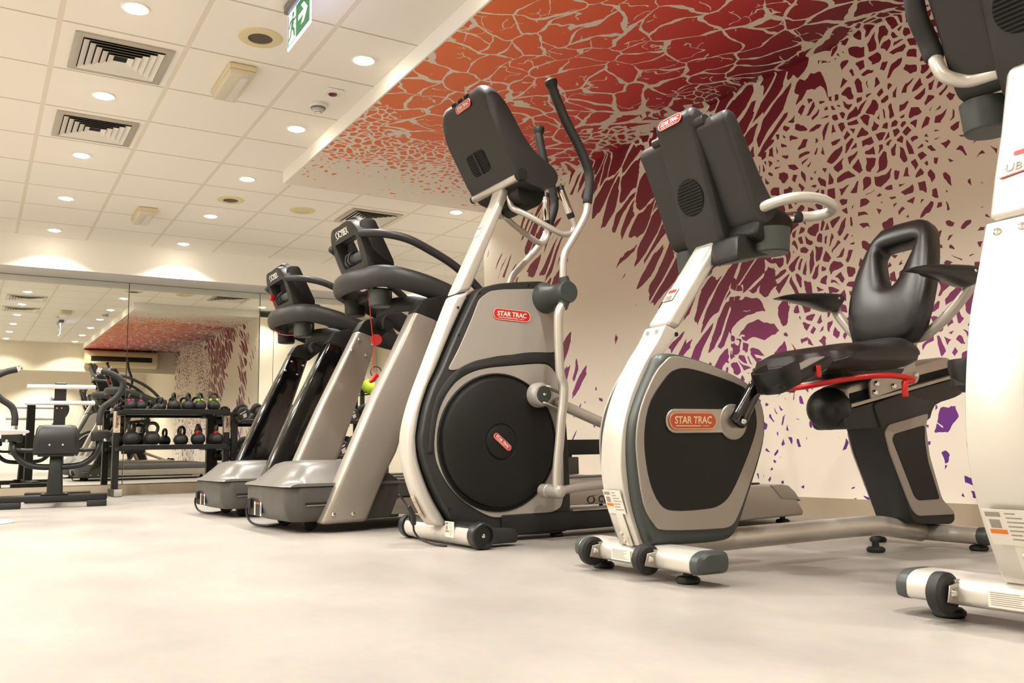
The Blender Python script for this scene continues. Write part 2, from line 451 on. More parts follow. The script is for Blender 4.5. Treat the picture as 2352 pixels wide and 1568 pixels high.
# ------------------------------------------------------------------ elliptical cross trainer
def elliptical():
    t = thing('elliptical_trainer', 'silver and charcoal elliptical cross trainer with big dark flywheel disc and swinging arms', 'elliptical trainer', (1.64, 3.205, 0))
    # frame spine
    L = [(.029, 1.003), (-.032, .858), (-.093, .71), (-.143, .588), (-.172, .498), (-.186, .424), (-.185, .35), (-.169, .277), (-.138, .188), (-.105, .125), (-.072, .075)]
    Rr = [(.100, 1.025), (.028, .887), (-.016, .794), (-.062, .694), (-.096, .626), (-.128, .538), (-.145, .458), (-.15, .407), (-.14, .335), (-.113, .255), (-.075, .175), (-.01, .075)]
    cv = lambda q: [(p.x, p.y) for p in catmull([(a, b, 0) for a, b in q], 4)]
    sp = ob('spine', B().prism(cv(L)+cv(Rr)[::-1], -.047, .047), 'paint', t, .014, 3)
    up = ob('console_post', B().prism([(.031, 1.008), (.245, 1.44), (.268, 1.505), (.315, 1.50), (.285, 1.435), (.103, 1.030)], -.046, .046), 'paint', t, .014, 3)
    for v in (.02, -.02): bolt(up, (.02, v-.0, .965), (-.9, 0, .42), .008)
    bolt(up, (.04, -.0465, .952), (0, -1, 0), .006, 'black')
    pl = ob('rating_plate', B().plate(rounded([(-.02, -.028), (.02, -.028), (.02, .028), (-.02, .028)], .006), (.175, .008, 1.30), NU, V((.44, 0, .9)).normalized(), .0018), 'label', up)
    text('print', 'STAR TRAC', 'emblem', pl, V((.175, .008, 1.30))+V((-.9, 0, .44))*.002+V((.44, 0, .9))*.012, NU, V((.44, 0, .9)), .03)
    # casing
    cas = cv([(-.0, .075), (-.065, .175), (-.105, .255), (-.135, .335), (-.147, .407), (-.14, .458), (-.122, .538), (-.088, .626), (-.052, .694), (-.006, .794), (.04, .887), (.105, 1.012)])
    cas += cv([(.13, 1.035), (.219, 1.06), (.349, 1.079), (.43, 1.086), (.475, 1.073), (.5, 1.03), (.508, .95), (.522, .75), (.542, .415), (.549, .258), (.547, .1), (.535, .04), (.5, .02), (.3, .02), (.18, .03)])
    ca = ob('casing', B().prism(cas, -.09, .09), 'char', t, .022, 3)
    for s in (1, -1):
        y = -.0895*s; n = V((0, -s, 0)); xd = V((s, 0, 0))
        def pp(name, pts, y0, th, m, bev=.001): return ob(name, B().prism(pts, y0, y0-s*th), m, t, bev, 1)
        upper = rounded([(-.035, .685), (.018, .776), (.075, .892), (.115, .985), (.165, 1.022), (.228, 1.034), (.395, 1.05), (.474, 1.045), (.49, .93), (.488, .78), (.36, .772), (.2, .752), (.085, .727), (.01, .69)], .02)
        a = pp('upper_side_panel', upper, y, .006, 'panel'); lab(a, 'brushed silver side panel')
        low = smooth2([(-.095, .42), (-.08, .507), (-.047, .58), (.004, .641), (.072, .68), (.15, .701), (.266, .715), (.405, .728), (.457, .718), (.49, .677), (.502, .6), (.512, .4), (.513, .259), (.505, .15), (.473, .114), (.388, .101), (.2, .098), (.131, .112), (.039, .164), (-.026, .224), (-.074, .297), (-.094, .362)], 3)
        a = pp('lower_side_panel', low, y, .006, 'panel'); lab(a, 'brushed silver lower side panel')
        # raised dark arch between the panels
        arch = cv([(-.125, .36), (-.115, .46), (-.095, .55), (-.06, .62), (.004, .688), (.09, .728), (.222, .754), (.36, .776), (.47, .776), (.505, .755), (.52, .69), (.528, .6)])
        ain = cv([(-.098, .36), (-.094, .43), (-.08, .508), (-.047, .582), (.004, .643), (.072, .683), (.15, .704), (.266, .718), (.405, .731), (.457, .721), (.492, .678), (.508, .6)])
        ob('arch_rim', B().prism(arch+ain[::-1], y+s*.004, y-s*.010), 'char', t, .006, 2, 50)
        c = V((.195, y, .40))
        d = ob('flywheel_disc', B().lathe([(.281, 0), (.281, .010), (.275, .012), (.270, .007), (.264, .007), (.260, .021), (.248, .026), (.075, .029), (.072, .026), (.069, .026), (.066, .033), (.058, .035), (0, .035)], c, n, 64), 'dark', t, sharp=25)
        emblem(d, c+n*.035, (xd*V((.77, 0, -.64)).x+Z_*-.64*1).normalized() if s > 0 else xd, (Z_*.77+xd*.64) if s > 0 else Z_, .098, .026)
        if s > 0: emblem(t, (.269, y-.006, .927), V((1, 0, -.03)), Z_, .185, .05)
        # pivot of the swinging arm
        ob('pivot_housing', B().lathe([(.068, 0), (.068, .008), (.058, .03), (.046, .07), (.044, .118), (.047, .122), (.047, .176), (.043, .183), (0, .184)], (.441, y, 1.013), n, 36), 'charblue', t)
        holes(t, [(.36, y-s*.001, 1.063), (.12, y-s*.001, 1.01), (.02, y-s*.001, .83), (-.115, y-s*.001, .38), (-.03, y-s*.001, .14), (.36, y-s*.001, .055)], n, .006)
    # swinging arms (near one forward, far one back)
    for s, du in ((1, 0.), (-1, .17)):
        y = -.245*s
        f = lambda q, k=1.: [(u+du*max(0, (z-1.01))/.6, y, z) for u, z in q]
        hp = f([(.43, 1.063), (.440, 1.169), (.474, 1.227), (.529, 1.308), (.563, 1.373), (.570, 1.425)])
        ob('swing_arm', B().tube(hp, .0155, 14), 'tube', t)
        gp = f([(.569, 1.415), (.581, 1.483), (.584, 1.539), (.570, 1.585), (.528, 1.667), (.466, 1.763), (.409, 1.878), (.40, 1.905)])
        g = ob('foam_grip', B().tube(gp, .0205, 16), 'foam', t)
        e = V(gp[-1]); dr = (e-V(gp[-2])).normalized()
        ob('grip_knob', B().lathe([(.0205, -.012), (.026, .004), (.028, .014), (.027, .022), (.02, .028), (0, .03)], e, dr, 20), 'rubber', g)
        ob('collar', B().cyl((.441, y, 1.045), (.433, y, 1.078), .026, .021), 'charblue', t); ob('collar', B().cyl((.437, y, .985), (.425, y, .945), .026, .020), 'charblue', t)
        d2 = 0 if s > 0 else -.10
        lp = [(.425, .96), (.403, .91), (.402, .75), (.406, .667), (.421, .622), (.416, .554), (.405, .487), (.394, .398), (.381, .309), (.374, .225), (.377, .20)]
        lp = [(u+d2*max(0, .95-z)/.7, y, z) for u, z in lp]
        ob('lower_arm', B().tube(lp, .019, 14), 'tube', t)
        jx = lp[-1][0]
        ob('link_joint', B().lathe([(0, -.036), (.014, -.034), (.024, -.026), (.0285, -.012), (.0285, .052), (.0265, .054), (.0265, .057), (.0285, .059), (.0285, .105), (0, .105)], (jx, y, .198), (0, s, 0), 28), 'tube', t)
        ob('link_rod', B().tube([(jx+.01, y, .20), (jx+.11, y, .211), (jx+.21, y, .217), (jx+.45, y*.9, .235)], .0175, 14), 'tube', t)
        # crank and pedal arm
        cu, cz = (.372, .592) if s > 0 else (.03, .215)
        ob('crank_arm', B().prism(rounded([(cu+.05, cz+.045), (cu-.045, cz+.045), (cu-.045, cz-.045), (cu+.05, cz-.045)], .04, 5), -.118*s, -.150*s), 'tube', t, .008, 2)
        ob('crank_hub', B().lathe([(.052, 0), (.052, .03), (.046, .045), (.044, .046), (.043, .05), (.036, .053), (0, .053)], (cu, -.118*s, cz), (0, -s, 0), 32), 'tube', t)
        ob('crank_cap', B().lathe([(.036, 0), (.034, .004), (0, .005)], (cu, -.171*s, cz), (0, -s, 0), 28), 'charblue', t)
        bolt(t, (cu, -.1755*s, cz), (0, -s, 0), .007)
        yk = -.14*s
        ck = B(); en = (1.45, .20)
        dx, dz = (en[0]-cu), (en[1]-cz); l = math.hypot(dx, dz); dx /= l; dz /= l
        for q in (.036, -.036):
            ck.plate(stadium(.11, .044), (cu+dx*.055-dz*q, yk-.022, cz+dz*.055+dx*q), V((dx, 0, dz)), V((0, 1, 0)), .006)
        ob('clevis', ck, 'tube', t, .001, 1)
        ob('pedal_arm', B().tube([(cu+dx*.085, yk, cz+dz*.085), (cu+dx*.3, yk, cz+dz*.3), (cu+dx*.6, yk, cz+dz*.6), (en[0]-.05, yk, en[1]+.012), (en[0], yk, en[1]+.012)], .023, 16), 'tube', t)
        ob('ramp_roller', B().cyl((en[0], yk-.02, .222), (en[0], yk+.02, .222), .033), 'rubber', t)
        # foot pedal
        pu = .78 if s < 0 else .86; pz = .34 if s < 0 else .36
        pd = ob('foot_pedal', B().loft([[(pu+a*w, y+b*h*.7+.02*s, z) for a, b in rounded([(-.17, -.085), (.2, -.085), (.2, .085), (-.17, .085)], .06)] for w, h, z in ((.96, .95, pz), (1, 1, pz+.01), (1, 1, pz+.07), (.93, .92, pz+.07), (.93, .92, pz+.02))]), 'rubber', t)
        ob('pedal_bracket', B().box((pu-.03, y+.05*s, pz-.05), (.07, .05, .08)).cyl((pu-.01, y-.03, pz-.04), (pu-.01, y+.07, pz-.04), .018).box((pu-.05, y+.03*s, pz-.02), (.05, .07, .05)), 'hooddark', t, .004, 2)
    # base
    ob('front_tube', B().tube([(0, -.262, .05), (0, .31, .05)], .043, 28, 1, capn=0), 'paint', t)
    gt = B(); gt.loft([[(.0455*math.cos(a), y, .05+.0455*math.sin(a)) for a in [math.radians(q) for q in range(60, 141, 10)]]+[(.041*math.cos(a), y, .05+.041*math.sin(a)) for a in [math.radians(q) for q in range(140, 59, -10)]] for y in (-.27, .32)])
    ob('tread_strip', gt, 'black', t)
    for y0, s in ((-.288, -1), (.338, 1)):
        wh = ob('transport_wheel', B().lathe([(.02, -.022), (.05, -.022), (.0505, .012), (.049, .02), (.044, .024), (.038, .022), (.036, .010), (.012, .008), (0, .008)], (0, y0, .0515), (0, s, 0), 40), 'black', t)
        bolt(wh, (0, y0+s*.008, .0515), (0, s, 0), .011); bolt(wh, (0, y0+s*.010, .0515), (0, s, 0), .007)
    ob('foot_block', B().loft([[(u, v, z) for u, z in rounded([(.03, .012), (.03, .075), (.10, .068), (.165, .066), (.182, .045), (.178, .012)], .012)] for v in (-.26, -.19)]), 'char', t, .008, 2)
    ob('main_rail', B().prism([(.2, .025), (1.42, .03), (1.42, .105), (.2, .108)], -.1, .1), 'black', t, .008, 2)
    lab(ob('rail_trim', B().box((.93, -.101, .108), (.76, .006, .006)), 'chrome', t), 'thin bright trim line')
    ob('rear_housing', B().prism([(1.30, .028), (1.767, .034), (1.769, .056), (1.739, .097), (1.701, .143), (1.661, .172), (1.62, .179), (1.43, .186), (1.30, .182)], -.285, .285), 'postsilver', t, .012, 3)
    ob('rear_cap', B().prism([(1.555, .1815), (1.62, .118), (1.737, .108), (1.748, .1), (1.708, .148), (1.666, .177), (1.62, .184)], -.289, .289), 'stripe', t, .004, 2)
    tk = B()
    for v in (-.14, .14): tk.box((1.46, v, .187), (.28, .07, .008))
    ob('ramp_track', tk, 'black', t, .002, 1)
    for v in (-.235, .235): leveler(t, (1.675, v), .034, .032)
    leveler(t, (.5, -.05), .03)
    # label, coax plate and hanging lead at the foot of the spine
    nrm = V((-.88, 0, -.47)).normalized(); tg = V((-.47, 0, .88)).normalized()
    warning_label(t, V((-.043, -.115, .066)), NU, Z_, .075, .06).location = (0, 0, 0)
    pp_ = ob('socket_plate', B().plate(rounded([(-.014, -.05), (.014, -.05), (.014, .05), (-.014, .05)], .003), V((-.122, .0, .148))+nrm*.001, NU, tg, .003), 'creamplate', t)
    bolt(pp_, V((-.135, 0, .175))+nrm*.003, nrm, .006); bolt(pp_, V((-.112, 0, .13))+nrm*.003, nrm, .006, 'gold')
    ob('power_lead', B().tube([(-.185, .04, .20), (-.165, .035, .17), (-.155, .02, .145), (-.145, .03, .105), (-.125, .04, .075), (-.115, .05, .05), (-.095, .03, .02), (-.075, -.04, .006), (-.06, -.12, .005)], .0042, 8), 'black', t)
    ob('lead_plug', B().tube([(-.153, .02, .15), (-.14, .01, .115), (-.128, .03, .085)], .011, 10), 'black', t)
    # console
    prof = [(.25, 1.512), (.17, 1.648), (.112, 1.76), (.092, 1.815), (.085, 1.852), (.098, 1.88), (.13, 1.885), (.165, 1.862), (.205, 1.81), (.275, 1.696), (.335, 1.622), (.38, 1.592), (.425, 1.566), (.452, 1.53), (.44, 1.49), (.40, 1.468), (.32, 1.47)]
    def sec(v, pr):
        # the top corners are well rounded: sections near the sides are lower
        a = max(0., (abs(v)-.132)/.066); dr = .06*(1-math.sqrt(max(0., 1-a*a)))
        return [(u+.42*dr*max(0., min(1., (z-1.62)/.2)), v, z-.9*dr*max(0., min(1., (z-1.62)/.2))) for u, z in pr]
    vs_ = [-.197, -.196, -.190, -.18, -.165, -.148, -.135, 0, .135, .148, .165, .18, .190, .196, .197]
    cs = ob('console', B().loft([sec(v, smooth2(prof, 3)) for v in vs_]), 'char', t, .012, 3, 60, 50)
    ob('console_underside', B().prism(rounded([(.287, 1.44), (.30, 1.53), (.40, 1.485), (.435, 1.48), (.415, 1.42), (.385, 1.40), (.315, 1.41)], .02), -.13, .13), 'dark', cs, .015, 2)
    tb = V((-.496, 0, .868)); nb = V((-.868, 0, -.496)); cb = V((.192, .03, 1.61))
    vt = ob('fan_vent', B().plate(rounded([(-.075, -.05), (.075, -.05), (.075, .05), (-.075, .05)], .03), cb+nb*.0005, NU, tb, .0025), 'void', cs)
    b = B()
    for k in range(9):
        for s in (1, -1): b.plate([(s*.04-.03, -.042+.0105*k), (s*.04+.03, -.042+.0105*k), (s*.04+.03, -.0395+.0105*k), (s*.04-.03, -.0395+.0105*k)], cb+nb*.003, NU, tb, .003)
    b.plate([(-.008, -.05), (.008, -.05), (.008, .05), (-.008, .05)], cb+nb*.003, NU, tb, .004)
    ob('vent_slat', b, 'dark', vt)
    tt = V((-.2, 0, .98)).normalized(); nt_ = V((-.98, 0, -.2)).normalized()
    ce = V((.0885, -.03, 1.828))
    emblem(cs, ce+nt_*.002, NU, tt, .13, .036)
    b = B()
    for k in range(3): b.box((.086, -.06+.055*k, 1.862), (.01, .036, .01))
    ob('slot', b, 'void', cs)
    ob('console_bar', B().tube([(.264, -.183, 1.503), (.264, .2, 1.503)], .0175, 20, 1), 'tube', t)
    ob('bar_cap', B().cyl((.268, -.18, 1.508), (.268, -.207, 1.508), .026, .024), 'dark', t); ob('bar_cap', B().cyl((.264, .205, 1.503), (.264, .214, 1.503), .018), 'dark', t)
    # fixed grips with pulse contacts
    for s, pts in ((1, [(.30, -.03, 1.475), (.30, -.06, 1.41), (.31, -.09, 1.385), (.36, -.12, 1.355), (.43, -.145, 1.315), (.494, -.155, 1.289), (.535, -.16, 1.297), (.555, -.165, 1.324), (.54, -.165, 1.365)]),
                   (-1, [(.29, .03, 1.455), (.31, .06, 1.40), (.36, .10, 1.41), (.445, .14, 1.383), (.524, .155, 1.351), (.58, .16, 1.328), (.615, .162, 1.335), (.635, .165, 1.37), (.633, .165, 1.42)])):
        ob('grip_bar', B().tube(pts, .0135, 14), 'tube', t)
        e = V(pts[-1]); q = e+(V((-.055, .005, .13)) if s > 0 else V((.0, 0, .15)))
        g = ob('pulse_grip', B().tube([e, (e*2+q)/3, q], .0165, 18, 2), 'black', t)
        ob('pulse_contact', B().tube([e*.85+q*.15+V((-.004, -.003, 0)), e*.15+q*.85+V((-.004, -.003, 0))], .0158, 18, 2), 'chrome', g)
    return t
elliptical()

# ------------------------------------------------------------------ exercise bikes: shared console, stabilizer, drive cover
def bike_console(t, du, dz):
    F = lambda q: [(u+du, z+dz) for u, z in q]
    P = lambda u, v, z: V((u+du, v, z+dz))
    body = ob('console', B().prism(smooth2(F([(.215, 1.30), (.2, 1.335), (.212, 1.365), (.24, 1.365), (.262, 1.34), (.345, 1.175), (.395, 1.09), (.39, 1.05), (.345, 1.02), (.31, 1.05), (.27, 1.16)]), 3), -.21, .21), 'char', t, .022, 3)
    ob('console_column', B().prism(smooth2(F([(.29, .985), (.24, 1.15), (.185, 1.345), (.172, 1.385), (.19, 1.415), (.225, 1.41), (.27, 1.36), (.36, 1.15), (.41, 1.02), (.38, .97)]), 3), -.088, .088), 'char', body, .024, 3)
    for s in (1, -1):
        ob('wing_rib', B().tube([P(.228, s*.105, 1.375), P(.25, s*.105, 1.30), P(.305, s*.105, 1.17), P(.35, s*.105, 1.05)], [.02, .026, .026, .02], 14, 4), 'char', body)
        ob('hinge', B().cyl(P(.205, s*.085, 1.36), P(.205, s*.125, 1.36), .016), 'char', body)
    ob('tray', B().prism(rounded(F([(.33, 1.06), (.39, 1.095), (.45, 1.078), (.478, 1.05), (.47, 1.01), (.43, .985), (.36, .965), (.30, .99)]), .02), -.205, .06), 'dark', body, .02, 3)
    ob('battery_box', B().prism(rounded(F([(.262, .915), (.42, .948), (.42, 1.01), (.27, 1.0)]), .02), -.17, -.05), 'black', body, .01, 2)
    for s in (1, -1):
        ob('cup_holder', B().lathe([(.0, -.055), (.052, -.055), (.056, -.05), (.062, .02), (.0, .02)], P(.395, s*.175, 1.0), (0, 0, 1), 32), 'charblue', body)
    # fan vent on the column back
    tb = V((-.27, 0, .963)); nb = V((-.963, 0, -.27)); cb = P(.2415, 0, 1.15)
    vt = ob('fan_vent', B().plate(circle(.06, 36), cb+nb*.0, NU, tb, .0035), 'void', body)
    b = B()
    for k in range(-5, 6):
        h = .01*k; w = math.sqrt(.06**2-h*h)*.98
        b.plate([(-w, h-.0022), (w, h-.0022), (w, h+.0022), (-w, h+.0022)], cb+nb*.0035, NU, tb, .0025)
    ob('vent_slat', b, 'dark', vt)
    holes(body, [P(.286, .0, .995)+V((-.004, 0, .03)), P(.30, -.15, 1.115), P(.30, .17, 1.08), P(.192, .062, 1.345), P(.192, -.062, 1.345), P(.203, -.155, 1.335), P(.203, .17, 1.33)], nb, .0055)
    emblem(body, P(.172, 0, 1.388)+V((-.002, 0, .0)), NU, V((.12, 0, .99)), .115, .034)

def stabilizer(t, v0, v1, endcap='charblue'):
    ring = [(u, z) for u, z in rounded([(-.05, .033), (.062, .033), (.062, .092), (-.02, .092), (-.05, .075)], .026, 5)]
    s = ob('front_stabilizer', B().loft([[(u, v, z) for u, z in ring] for v in (v0, v1)]), 'paint', t)
    def cap(v, d):
        sc = lambda k, dv: [(.006+(u-.006)*k, v+dv*d, .063+(z-.063)*k) for u, z in ring]
        return ob('end_cap', B().loft([sc(1.02, 0), sc(1.02, .012), sc(.96, .026), sc(.7, .034)]), endcap if d < 0 else 'charblue', t)
    cap(v0, -1); cap(v1, 1)
    for v in (.17, -.10):
        w = ob('transport_wheel', B().lathe([(.014, -.017), (.034, -.017), (.042, -.011), (.043, 0), (.042, .011), (.034, .017), (.014, .017)], (-.062, v, .058), (0, 1, 0), 36), 'rubber', t)
        k = ob('wheel_bracket', B().loft([[(-.03, v+q, .05), (-.05, v+q, .05), (-.05, v+q, .085), (-.03, v+q, .085)] for q in (-.021, .024)]).plate([(-.085, -.016), (-.075, .016), (-.04, .02), (-.03, -.028)], (0, v-.0215, .06), NX, Z_, .003), 'steel', t, .001, 1)
        bolt(k, (-.064, v-.022, .06), (0, -1, 0), .009)
    warning_label(t, (-.0505, .035, .057), NU, Z_, .095, .032, False)
    for v in (.2, -.2): leveler(t, (0, v), .033, .033)

RING_O = [(.079, .628), (.208, .604), (.341, .556), (.398, .498), (.409, .425), (.394, .362), (.333, .239), (.287, .160), (.258, .131), (.205, .125), (.016, .132), (-.025, .152), (-.058, .211), (-.074, .330), (-.073, .407), (-.052, .484), (-.005, .568), (.034, .609)]
RING_I = [(.116, .594), (.206, .578), (.326, .545), (.366, .510), (.379, .446), (.369, .399), (.325, .317), (.264, .227), (.216, .193), (.156, .184), (.043, .185), (-.003, .206), (-.035, .267), (-.049, .353), (-.045, .426), (-.021, .499), (.038, .569), (.07, .588)]
def drive_cover(t, d=0.):
    cas = [(.03, .632), (.100, .637), (.217, .613), (.358, .562), (.416, .505), (.43, .425), (.408, .341), (.348, .218), (.305, .134), (.272, .097), (.225, .086), (.083, .086), (-.02, .09), (-.045, .125), (-.072, .211), (-.083, .330), (-.076, .426), (-.045, .509), (.0, .589)]
    f = lambda q: [(u+d, z) for u, z in q]
    ob('drive_casing', B().prism(smooth2(f(cas), 3), -.088, .088), 'charblue', t, .022, 3)
    for s in (1, -1):
        lab(ob('side_ring', B().prism(smooth2(f(RING_O), 3), -s*.087, -s*.0945), 'stripe', t, .0015, 1), 'silver grey ring panel')
        ob('side_panel', B().prism(smooth2(f(RING_I), 3), -s*.088, -s*.0965), 'dark', t, .0015, 1)
        y = -s*.0965; n = V((0, -s, 0)); xd = V((s, 0, 0))
        pl = [(.0305, .4)]
        k = stadium(.27, .07, 8)
        pts = [(u+.16, z+.439) for u, z in k]
        pt = ob('badge_plate', B().prism(f(pts), y, y-s*.006).lathe([(.054, 0), (.054, .006), (.05, .008), (0, .008)], (.278+d, y, .436), n, 32), 'steel', t, .0015, 1)
        if s > 0: emblem(pt, (.122+d, y-.006, .439), xd, Z_, .178, .052, 'amber', 'gold', 'copper red lozenge emblem with gold border and lettering')

def crank_set(t, cu, cz, ang, r=.125, pedal=True):
    for s in (1, -1):
        a = ang if s > 0 else ang+PI
        y = -s*.108; e = V((cu+r*math.cos(a), -s*.135, cz+r*math.sin(a)))
        c = V((cu, y-s*.01, cz))
        ob('crank_arm', B().tube([c, (c+e)/2, e], [.03, .026, .024], 18, 3, flat=.8), 'gloss', t)
        bolt(t, c+V((0, -s*.026, 0)), (0, -s, 0), .009)
        if not pedal: continue
        pc = e+V((.05, -s*.075, .03 if s > 0 else 0)); tl = .38 if s > 0 else 0
        ux, uz = V((math.cos(tl), 0, math.sin(tl))), V((-math.sin(tl), 0, math.cos(tl)))
        pd = ob('pedal', B().loft([[pc+ux*a_*w+VV*b_*w-uz*h for a_, b_ in rounded([(-.10, -.05), (.17, -.045), (.17, .045), (-.10, .05)], .035)] for w, h in ((.8, .034), (1, .02), (1, .004), (.94, 0))]), 'black', t)
        ob('heel_cup', B().loft([[pc+ux*(-.025+k*math.cos(q))+VV*(k*.78*math.sin(q))+uz*h for q in [math.radians(x) for x in range(75, 286, 15)]]+[pc+ux*(-.025+(k-.012)*math.cos(q))+VV*((k-.012)*.78*math.sin(q))+uz*h for q in [math.radians(x) for x in range(285, 74, -15)]] for k, h in ((.072, -.025), (.083, .0), (.088, .025), (.086, .04))]), 'black', pd)
        lab(ob('sole_inlay', B().plate(rounded([(.03, -.032), (.145, -.032), (.145, .032), (.03, .032)], .02), pc-uz*.0345, ux, -VV, .002), 'stripe', pd), 'light grey inlay')
        ob('tread_inlay', B().plate(rounded([(-.02, -.034), (.15, -.034), (.15, .034), (-.02, .034)], .02), pc+uz*.0005, ux, VV, .002), 'stripe', pd)
        st = B(); st.tube([pc+ux*.03-VV*.052-uz*.01, pc+ux*.04-VV*.05+uz*.03, pc+ux*.05+uz*.06, pc+ux*.04+VV*.05+uz*.03, pc+ux*.03+VV*.052-uz*.01], .012, 8, 4, up=ux, flat=.25)
        ob('axle', B().cyl(e, pc-uz*.016+VV*s*.0, .01), 'steel', pd)
        if s > 0: lab(ob('strap_tag', B().box(pc+ux*.075-VV*.054-uz*.022, (.016, .008, .036), None), 'red', pd, .002, 1), 'red strap tag')

# ------------------------------------------------------------------ recumbent bike
def recumbent():
    t = thing('recumbent_bike', 'silver and charcoal recumbent exercise bike with padded seat, backrest and red handle', 'exercise bike', (1.675, 2.03, 0), math.radians(-3))
    cv = lambda q: [(p.x, p.y) for p in catmull([(a, b, 0) for a, b in q], 4)]
    L = [(.078, .727), (.05, .68), (-.002, .612), (-.055, .518), (-.089, .421), (-.1, .34), (-.1, .281), (-.085, .201), (-.052, .11), (-.043, .088)]
    Rr = [(.128, .712), (.069, .641), (.028, .593), (-.005, .557), (-.04, .502), (-.058, .447), (-.066, .388), (-.069, .33), (-.062, .257), (-.042, .174), (-.012, .11), (.012, .085)]
    ob('spine', B().prism(cv(L)+cv(Rr)[::-1], -.05, .05), 'paint', t, .016, 3)
    up = ob('console_post', B().prism([(.08, .731), (.302, 1.025), (.322, 1.04), (.36, 1.03), (.345, 1.01), (.131, .716)], -.05, .05), 'paint', t, .016, 3)
    tg = V((.6, 0, .8)); nn = V((-.8, 0, .6))
    for v in (.022, -.022): bolt(up, V((.069, v, .706)), nn, .008)
    holes(up, [(.118, -.0505, .70)], (0, -1, 0), .007)
    pl = ob('model_plate', B().plate(rounded([(-.024, -.026), (.024, -.026), (.024, .026), (-.024, .026)], .005), V((.155, .012, .832))+nn*.001, NU, tg, .0018), 'panel', up)
    text('print', 'RB', 'print', pl, V((.155, .012, .832))+nn*.003-tg*.014, NU, tg, .026)
    ob('stripe', B().plate(stadium(.038, .012), V((.155, .012, .832))+nn*.003+tg*.013, NU, tg, .0006), 'emblem', pl)
    stabilizer(t, -.27, .262)
    nrm = V((-.95, 0, -.3)).normalized(); tgl = V((-.3, 0, .95)).normalized()
    warning_label(t, V((-.092, .0, .212)), NU, tgl, .085, .07)
    sp_ = ob('socket_plate', B().plate(rounded([(-.016, -.05), (.016, -.05), (.016, .05), (-.016, .05)], .004), V((-.062, -.008, .135))+nrm*.002, NU, V((-.34, 0, .94)).normalized(), .003), 'label', t)
    bolt(sp_, V((-.067, -.008, .125))+nrm*.008, nrm, .007, 'creamplate'); bolt(sp_, V((-.057, -.008, .103))+nrm*.007, nrm, .006, 'gold')
    drive_cover(t)
    crank_set(t, .278, .436, math.radians(58), .125)
    bike_console(t, 0, 0)
    # handlebar loop either side of the console
    for s in (1, -1):
        ob('handlebar', B().tube([(.33, -s*.19, 1.072), (.37, -s*.235, 1.09), (.43, -s*.26, 1.105), (.52, -s*.262, 1.112), (.59, -s*.25, 1.102), (.615, -s*.215, 1.092), (.58, -s*.18, 1.083), (.52, -s*.165, 1.078)], .0165, 16), 'paint', t)
        g = ob('pulse_grip', B().tube([(.54, -s*.168, 1.079), (.42, -s*.14, 1.066)], .0175, 16, 1), 'chrome', t)
        ob('grip_band', B().tube([(.535, -s*.167, 1.0785), (.51, -s*.161, 1.0755)], .019, 16, 1), 'black', g)
    # base beam and rear bar
    ob('main_beam', B().tube([(.02, 0, .078), (.5, 0, .083), (.95, 0, .086), (1.1, 0, .07), (1.22, 0, .052)], .034, 20, 5), 'tube', t)
    ob('rear_stabilizer', B().tube([(1.245, -.215, .05), (1.245, .22, .05)], .029, 22, 1), 'tube', t)
    for s in (1, -1): ob('end_cap', B().lathe([(.030, 0), (.0305, .02), (.026, .034), (.012, .04), (0, .04)], (1.245, s*.212, .05), (0, s, 0), 24), 'charblue', t)
    for c in ((1.235, .195), (1.255, -.195), (.96, -.02)): leveler(t, c, .033, .03)
    # rear column
    col = rounded([(.93, .50), (.965, .41), (1.085, .105), (1.11, .088), (1.29, .078), (1.313, .09), (1.312, .121), (1.247, .172), (1.2, .321), (1.192, .424), (1.215, .475), (1.255, .507), (1.1, .54)], .022)
    ob('seat_column', B().prism(col, -.075, .075), 'char', t, .018, 3)
    for s in (1, -1):
        lab(ob('column_stripe', B().prism(rounded([(.972, .405), (.992, .427), (1.206, .467), (1.186, .424), (1.193, .321), (1.242, .168), (1.302, .121), (1.295, .112), (1.106, .116), (1.08, .138), (.99, .335)], .016), -s*.0745, -s*.081), 'stripe', t, .001, 1), 'silver grey stripe panel')
        ob('column_inset', B().prism(rounded([(1.003, .378), (1.016, .396), (1.178, .426), (1.172, .37), (1.18, .30), (1.228, .168), (1.115, .168), (1.095, .182)], .014), -s*.075, -s*.083), 'dark', t, .001, 1)
    rb = [(.80, .482), (.79, .44), (.81, .415), (.9, .418), (1.19, .432), (1.26, .497), (1.37, .525), (1.426, .55), (1.436, .60), (1.41, .598), (1.1, .536), (.85, .484)]
    ob('rail_housing', B().prism(smooth2(rb, 3), -.068, .068), 'char', t, .022, 3)
    ob('nose_cap', B().ball((.80, 0, .484), (.068, .078, .072)), 'black', t)
    ob('seat_rail', B().prism(rounded([(.822, .49), (.818, .55), (.835, .562), (1.32, .672), (1.37, .672), (1.408, .645), (1.414, .61)], .015), -.062, .062), 'steel', t, .012, 3)
    ch = B()
    for s in (1, -1): ch.plate([(.83, .50), (1.40, .616), (1.40, .643), (.83, .532)], (0, -s*.0616, 0), NX if s > 0 else -NX, Z_, .001) if s > 0 else None
    ob('rail_channel', ch, 'void', t)
    lab(ob('rail_edge', B().prism([(.826, .484), (1.412, .604), (1.412, .616), (.826, .498)], -.074, .074), 'steel', t, .002, 1), 'bright metal rail edge')
    # sliding carriage
    ca = rounded([(.905, .513), (.905, .578), (.935, .588), (1.085, .622), (1.115, .645), (1.135, .70), (1.175, .79), (1.2, .785), (1.16, .70), (1.142, .635), (1.165, .60), (1.15, .573)], .012)
    cg = ob('seat_carriage', B().prism(ca, -.088, -.078).prism(ca, .078, .088).box((1.03, 0, .598), (.2, .17, .012)), 'steel', t, .002, 1)
